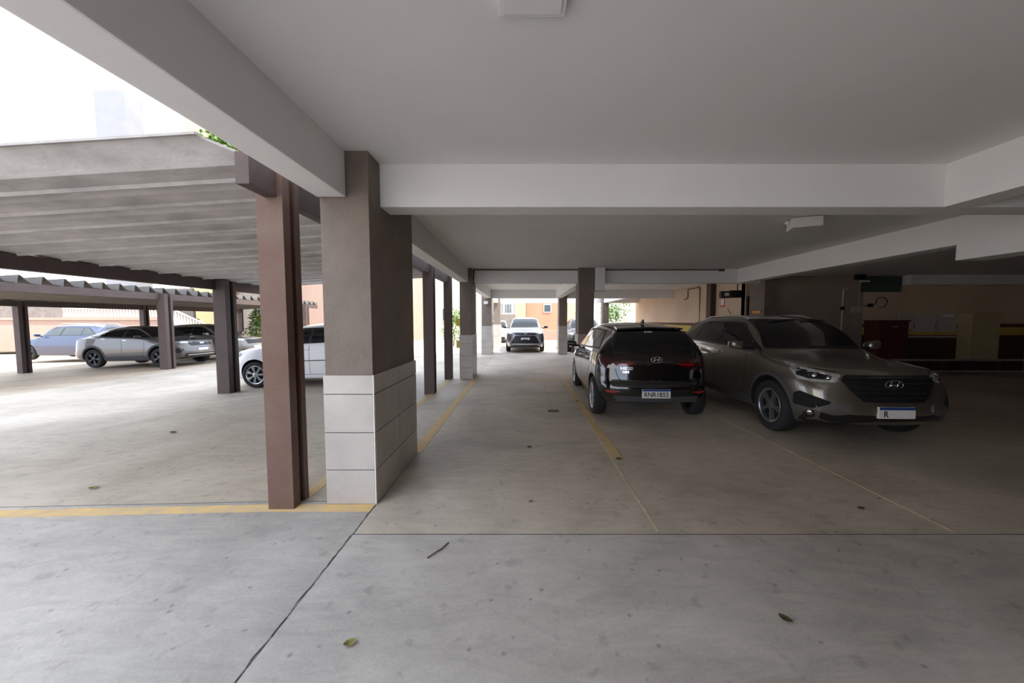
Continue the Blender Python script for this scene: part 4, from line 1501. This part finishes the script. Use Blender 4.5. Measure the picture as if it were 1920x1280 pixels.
tube('pipe', [(9.48, 10.795, 1.0), (9.48, 10.795, 2.4), (9.62, 10.795, 2.45)], .022, M['white'], e)
box('pipe_clamp', 9.44, 9.52, 10.76, 10.82, 1.80, 1.90, M['black'], e, .003)
e = root('cable_coil', (10.4, 10.8, 2.0))
tag(e, 'black cable looped from a socket on the dark back wall above the red cabinet', 'cable')
pts = [(10.12, 10.79, 1.93), (10.3, 10.78, 1.90)]
for k in range(15):
    a = R(200) - k * R(22)
    pts.append((10.62 + .17 * math.cos(a), 10.785, 2.03 + .15 * math.sin(a)))
tube('cable', pts, .012, M['hose'], e)
box('socket', 10.24, 10.36, 10.76, 10.82, 1.89, 1.99, M['black'], e, .005)
tag(box('vent_panel', 10.0, 11.15, 10.74, 10.82, 2.33, 2.79, M['greygreen'], None, .004), 'dull green panel high on the dark back wall beside the low beam', 'panel')
e = root('ceiling_fan_box', (9.75, 10.6, 2.81))
tag(e, 'dark bracket lamp under the ceiling at the dark back wall', 'light')
box('bracket', 9.6, 9.86, 10.5, 10.6, 2.66, 2.81, M['black'], e, .004)
box('lamp_tube', 9.75, 10.0, 10.52, 10.58, 2.60, 2.645, M['white'], e, .006)
# ladder on its side along the wall
e = root('ladder', (13.2, 10.5, 0))
tag(e, 'aluminium ladder lying on its side along the dark back wall', 'ladder')
for z0 in (.02, .345):
    box('rail', 10.4, 15.0 - .05, 10.20, 10.26, z0, z0 + .055, M['steel'], e, .004)
for k in range(15):
    x_ = 10.6 + k * .305
    box('rung', x_, x_ + .035, 10.215, 10.245, .075, .345, M['graphite'], e, .003)

# ------------------------------------------------------------------ outside: terrace, stair, houses, trees
def railing(pts, label, step=.16, h=.42, n0=None):
    """pts: path of the foot of the balustrade"""
    r = root('balustrade', pts[0])
    tag(r, label, 'railing')
    P = [Vector(p) for p in pts]
    l = P[0]
    bmr = bmesh.new()
    for a, b in zip(P[:-1], P[1:]):
        for zz, rr in ((.0, .04), (h, .05)):
            bm_tube(bmr, [a - l + Vector((0, 0, zz)), b - l + Vector((0, 0, zz))], rr, 4)
    bm_obj('handrail', bmr, M['balu'], r)
    bm = bmesh.new()
    bm_box(bm, -.045, .045, -.035, .035, 0, h)
    me = bpy.data.meshes.new('baluster')
    bm.to_mesh(me)
    bm.free()
    me.materials.append(M['balu'])
    for a, b in zip(P[:-1], P[1:]):
        k = int((b - a).length / step)
        for i in range(k):
            o = bpy.data.objects.new('baluster', me)
            COL.objects.link(o)
            o.parent = r
            o.location = a.lerp(b, (i + .5) / k) - l
    return r


TY = 23.0
t_ = root('terrace', (-26, TY, -.3))
tag(t_, 'pink beige retaining wall of a raised terrace behind the parked cars', 'terrace')
box('retaining_wall', -40, -22.6, TY, TY + .3, -.45, 1.60, M['pink'], t_)
box('cornice', -40, -22.6, TY - .08, TY + .3, 1.50, 1.66, M['pink'], t_, .01)
box('terrace_deck', -40, -22.6, TY + .3, TY + 2.4, 1.2, 1.6, M['pink'], t_)
box('back_wall', -40, -23.0, TY + 2.4, TY + 2.6, -.4, 3.7, M['stone'], t_)
railing([(-29.2, TY + .1, 1.705), (-22.4, TY + .1, 1.705)], 'white balustrade along the top of the pink terrace wall', .20, .52)
st = root('stair', (-21, TY, -.4))
tag(st, 'white solid side of an outdoor stair going down from the terrace', 'stair')
prism('stair_side', [(-22.58, -.45), (-22.58, 1.70), (-22.2, 1.70), (-19.3, .35), (-19.3, -.45)], 'y', TY - .25, TY - .05, M['bwhite'], st, st.location)
for k in range(9):
    box('step', -22.4 + k * .33, -22.4 + (k + 1) * .33, TY - .05, TY + 1.2, -.45, 1.60 - k * .165, M['stone'], st)
railing([(-22.25, TY - .15, 1.79), (-19.3, TY - .15, .42)], 'white balustrade sloping down the outdoor stair', .20, .52)
# houses along the back of the yard
def house(label, x0, x1, y0, y1, z1, wm, windows=(), roof=None, mname='house', gl='winglass'):
    h = root(mname, ((x0 + x1) / 2, y0, -.4))
    tag(h, label, 'building')
    box('wall', x0, x1, y0, y1, -.45, z1, M[wm], h)
    for (wx0, wx1, wz0, wz1) in windows:
        f = box('window', wx0, wx1, y0 - .06, y0 + .02, wz0, wz1, M['bwhite'], h, .01)
        g = .06
        bm = bmesh.new()
        bm_box(bm, wx0 + g - h.location.x, wx1 - g - h.location.x, -.075, -.055, wz0 + g - h.location.z, wz1 - g - h.location.z)
        bm_obj('pane', bm, M[gl], f)
    if roof:
        box('parapet', x0 - .15, x1 + .15, y0 - .15, y1, z1, z1 + .35, M[roof], h, .02)
    return h


house('tall white sunlit building beyond the carports at the upper left', -75, -27.6, 27.0, 40, 30, 'bwhite',
      [(-33.6, -33.0, 19.0, 21.2), (-30.7, -30.0, 18.8, 19.8), (-38, -36.5, 12, 14), (-38, -36.5, 17, 19)], gl='paleglass')
b_ = house('blue grey projecting stair tower on the tall white building', -29.4, -27.3, 25.8, 26.98, 17.2, 'bblue', mname='stair_tower')
house('cream coloured building seen between the stair tower and the tree', -27.1, -21.0, 30, 38, 18, 'cream', [(-26.3, -25.2, 11, 12.6)])
house('grey stone faced house behind the outdoor stair', -20.6, -16.9, 24.4, 31, 5.2, 'stone', [(-19.6, -18.9, 2.1, 3.0)])
house('pinkish house with dark windows left of the bush', -16.7, -8.6, 26, 33, 5.5, 'pink', [(-15.9, -15.3, .9, 2.4), (-13.4, -12.6, 1.2, 2.4), (-11.2, -10.4, 1.2, 2.4)])
house('pale house front seen between the near column and the far columns', -8.4, -1.9, 33.5, 40, 6.5, 'balu', [(-7.4, -6.5, 1.4, 2.6), (-5.2, -4.3, 1.4, 2.6)])
house('white gate house with barred opening left of the pearl silver SUV', -1.8, -.75, 33, 38, 6.0, 'bwhite', [(-1.65, -.95, 2.1, 3.0)])
house('pale cream house wall behind the pearl silver SUV', -.70, .30, 32.6, 38, 7, 'cream')
house('salmon house with a small dark window behind the pearl silver SUV', .34, 4.0, 33.2, 38, 7, 'salmon', [(1.9, 2.6, 2.2, 2.95)])
house('pale house wall beyond the dark grey SUV', 4.05, 5.7, 32.8, 38, 7, 'cream', [(4.7, 5.4, 2.2, 3.1)])
house('pale house wall behind the greenery at the end of the beige wall', 5.75, 16, 33.5, 38, 7, 'bwhite')
house('added unseen block behind the viewer, cutting sky light on the front yard', -17, -7.2, -10, .4, 7, 'bwhite')  # out of view, added to dim the sky light on the left floor
# fence bars in front of the gate house
g_ = root('metal_fence', (-1.3, 30.6, 0))
tag(g_, 'pale metal bar fence left of the pearl silver SUV', 'fence')
box('fence_base', -2.6, -.6, 30.5, 30.7, -.05, 2.0, M['stone'], g_)
for zz in (2.02, 2.9):
    box('rail', -2.6, -.6, 30.57, 30.63, zz, zz + .05, M['bwhite'], g_)
for k in range(14):
    box('fence_bar', -2.55 + k * .145, -2.52 + k * .145, 30.585, 30.615, 2.05, 2.92, M['bwhite'], g_)
tag(box('garden_wall', .6, 6.4, 27.5, 27.7, -.05, .75, M['pink'], None, .01), 'low pale wall out in the sun right of the pearl silver SUV', 'wall', kind='thing')


def plant(name, label, cat, base, parts, nleaf, size, trunk_h, trunk_r, lm='leaf'):
    r = root(name, base)
    tag(r, label, cat)
    rnd = random.Random(hash((round(base[0], 2), round(base[1], 2))) & 0xffff)
    bm = bmesh.new()
    bm_tube(bm, [(0, 0, -.02), (.05, .03, trunk_h * .5), (0, 0, trunk_h)], [trunk_r, trunk_r * .8, trunk_r * .5], 7)
    for k in range(5):
        a = rnd.uniform(0, 6.28)
        bm_tube(bm, [(0, 0, trunk_h * .7), (.5 * math.cos(a) * parts[0][3], .5 * math.sin(a) * parts[0][3], trunk_h + .3 * parts[0][3])], [trunk_r * .5, trunk_r * .15], 5)
    bm_obj('trunk', bm, M['bark'], r)
    V, F = [], []
    for k in range(nleaf):
        cx, cy, cz, cr, ch = rnd.choice(parts)
        while True:
            u = Vector((rnd.uniform(-1, 1), rnd.uniform(-1, 1), rnd.uniform(-1, 1)))
            if .25 < u.length < 1:
                break
        p = Vector((cx + u.x * cr, cy + u.y * cr, cz + u.z * ch))
        d = Vector((rnd.uniform(-1, 1), rnd.uniform(-1, 1), rnd.uniform(-.9, .5))).normalized()
        sd = d.cross(Vector((rnd.uniform(-1, 1), rnd.uniform(-1, 1), 1))).normalized()
        l_ = size * rnd.uniform(.7, 1.3)
        i = len(V)
        up = d.cross(sd) * l_ * .08
        V += [p, p + d * l_ * .5 + sd * l_ * .28 + up, p + d * l_, p + d * l_ * .5 - sd * l_ * .28 + up]
        F.append([i, i + 1, i + 2, i + 3])
    tag(new_obj('foliage', V, F, M[lm], r), kind='stuff')
    return r


plant('tree', 'leafy green tree rising above the nearer carport roof edge', 'tree', (-18.2, 23.2, -.35), [(0, 0, 11.0, 1.4, 1.4), (.8, .1, 9.6, 1.2, 1.2), (-.9, 0, 12.3, 1.2, 1.2), (.2, 0, 12.8, 1.2, 1.0)], 2600, .30, 9.5, .2)
plant('bush', 'tall yellow green bush between the brown posts in front of the pinkish house', 'bush', (-14.9, 20.3, -.28), [(0, 0, 1.0, .5, .9), (.2, 0, 1.9, .45, .6)], 900, .16, 1.2, .05)
plant('bush', 'airy green shrub at the far end of the beige wall', 'bush', (6.4, 25.0, 0), [(0, 0, 1.3, .9, 1.0), (.2, 0, 2.3, .9, .8), (-.5, 0, 2.0, .7, .7)], 1500, .15, 1.4, .05)
plant('bush', 'green shrub out in the sun left of the second tiled column', 'bush', (-4.2, 22.0, -.05), [(0, 0, 1.0, .8, .9), (.2, 0, 1.7, .6, .6)], 700, .16, 1.0, .05)


# ------------------------------------------------------------------ leaves and twigs on the floor
def leaf(x, y, size, ang, m, label, curl=.35):
    V, F = [], []
    n = 6
    for i in range(n + 1):
        t = i / n
        w = math.sin(math.pi * min(1, t * .92 + .04)) ** .8 * size * .36
        zc = size * curl * (t - .5) ** 2 * 1.6 + .004
        for s_, dz_ in ((-1, size * .10), (0, 0), (1, size * .13)):
            V.append(((t - .5) * size, s_ * w, zc + dz_ * (w / (size * .36))))
    for i in range(n):
        for j in range(2):
            a = i * 3 + j
            F.append([a, a + 1, a + 4, a + 3])
    o = new_obj('fallen_leaf', V, F, m, None, smooth=True)
    o.location = (x, y, gz(x) + .002)
    o.rotation_euler = (0, 0, ang)
    return tag(o, label, 'leaf')


leaf(-.80, 1.595, .055, .5, M['dryleaf'], 'curled pale green leaf on the floor nearest the viewer')
leaf(1.315, 1.73, .062, 2.2, M['darkleaf'], 'dark green crumpled leaf on the floor in the right foreground')
leaf(1.036, 3.83, .07, .2, M['darkleaf'], 'dark leaf at the end of the yellow line behind the black hatchback')
leaf(2.69, 2.80, .055, .1, M['darkleaf'], 'dark flat leaf in front of the grey SUV left of a pale leaf')
leaf(2.985, 2.955, .03, .8, M['dryleaf'], 'small pale leaf in front of the grey SUV beside the pale joint line')
leaf(.066, 2.913, .035, .3, M['dryleaf'], 'small yellow leaf in the lane just beyond the dark cross joint')
leaf(.08, 4.2, .06, .1, M['darkleaf'], 'dark leaf in the middle of the lane between the yellow lines')
leaf(-3.93, 3.24, .075, .4, M['dryleaf'], 'pale curled leaf in the yard beyond the yellow line')
leaf(-4.85, 4.95, .09, .0, M['darkleaf'], 'dark leaf in the middle of the yard')
leaf(1.0, 6.6, .07, .6, M['darkleaf'], 'dark leaf beside the left rear wheel of the black hatchback')
tw = tube('twig', [(-.60, 2.20, .006), (-.555, 2.26, .009), (-.53, 2.29, .007), (-.50, 2.36, .006)], .004, M['bark'])
tag(tw, 'thin dark twig on the floor before the dark cross joint', 'twig')
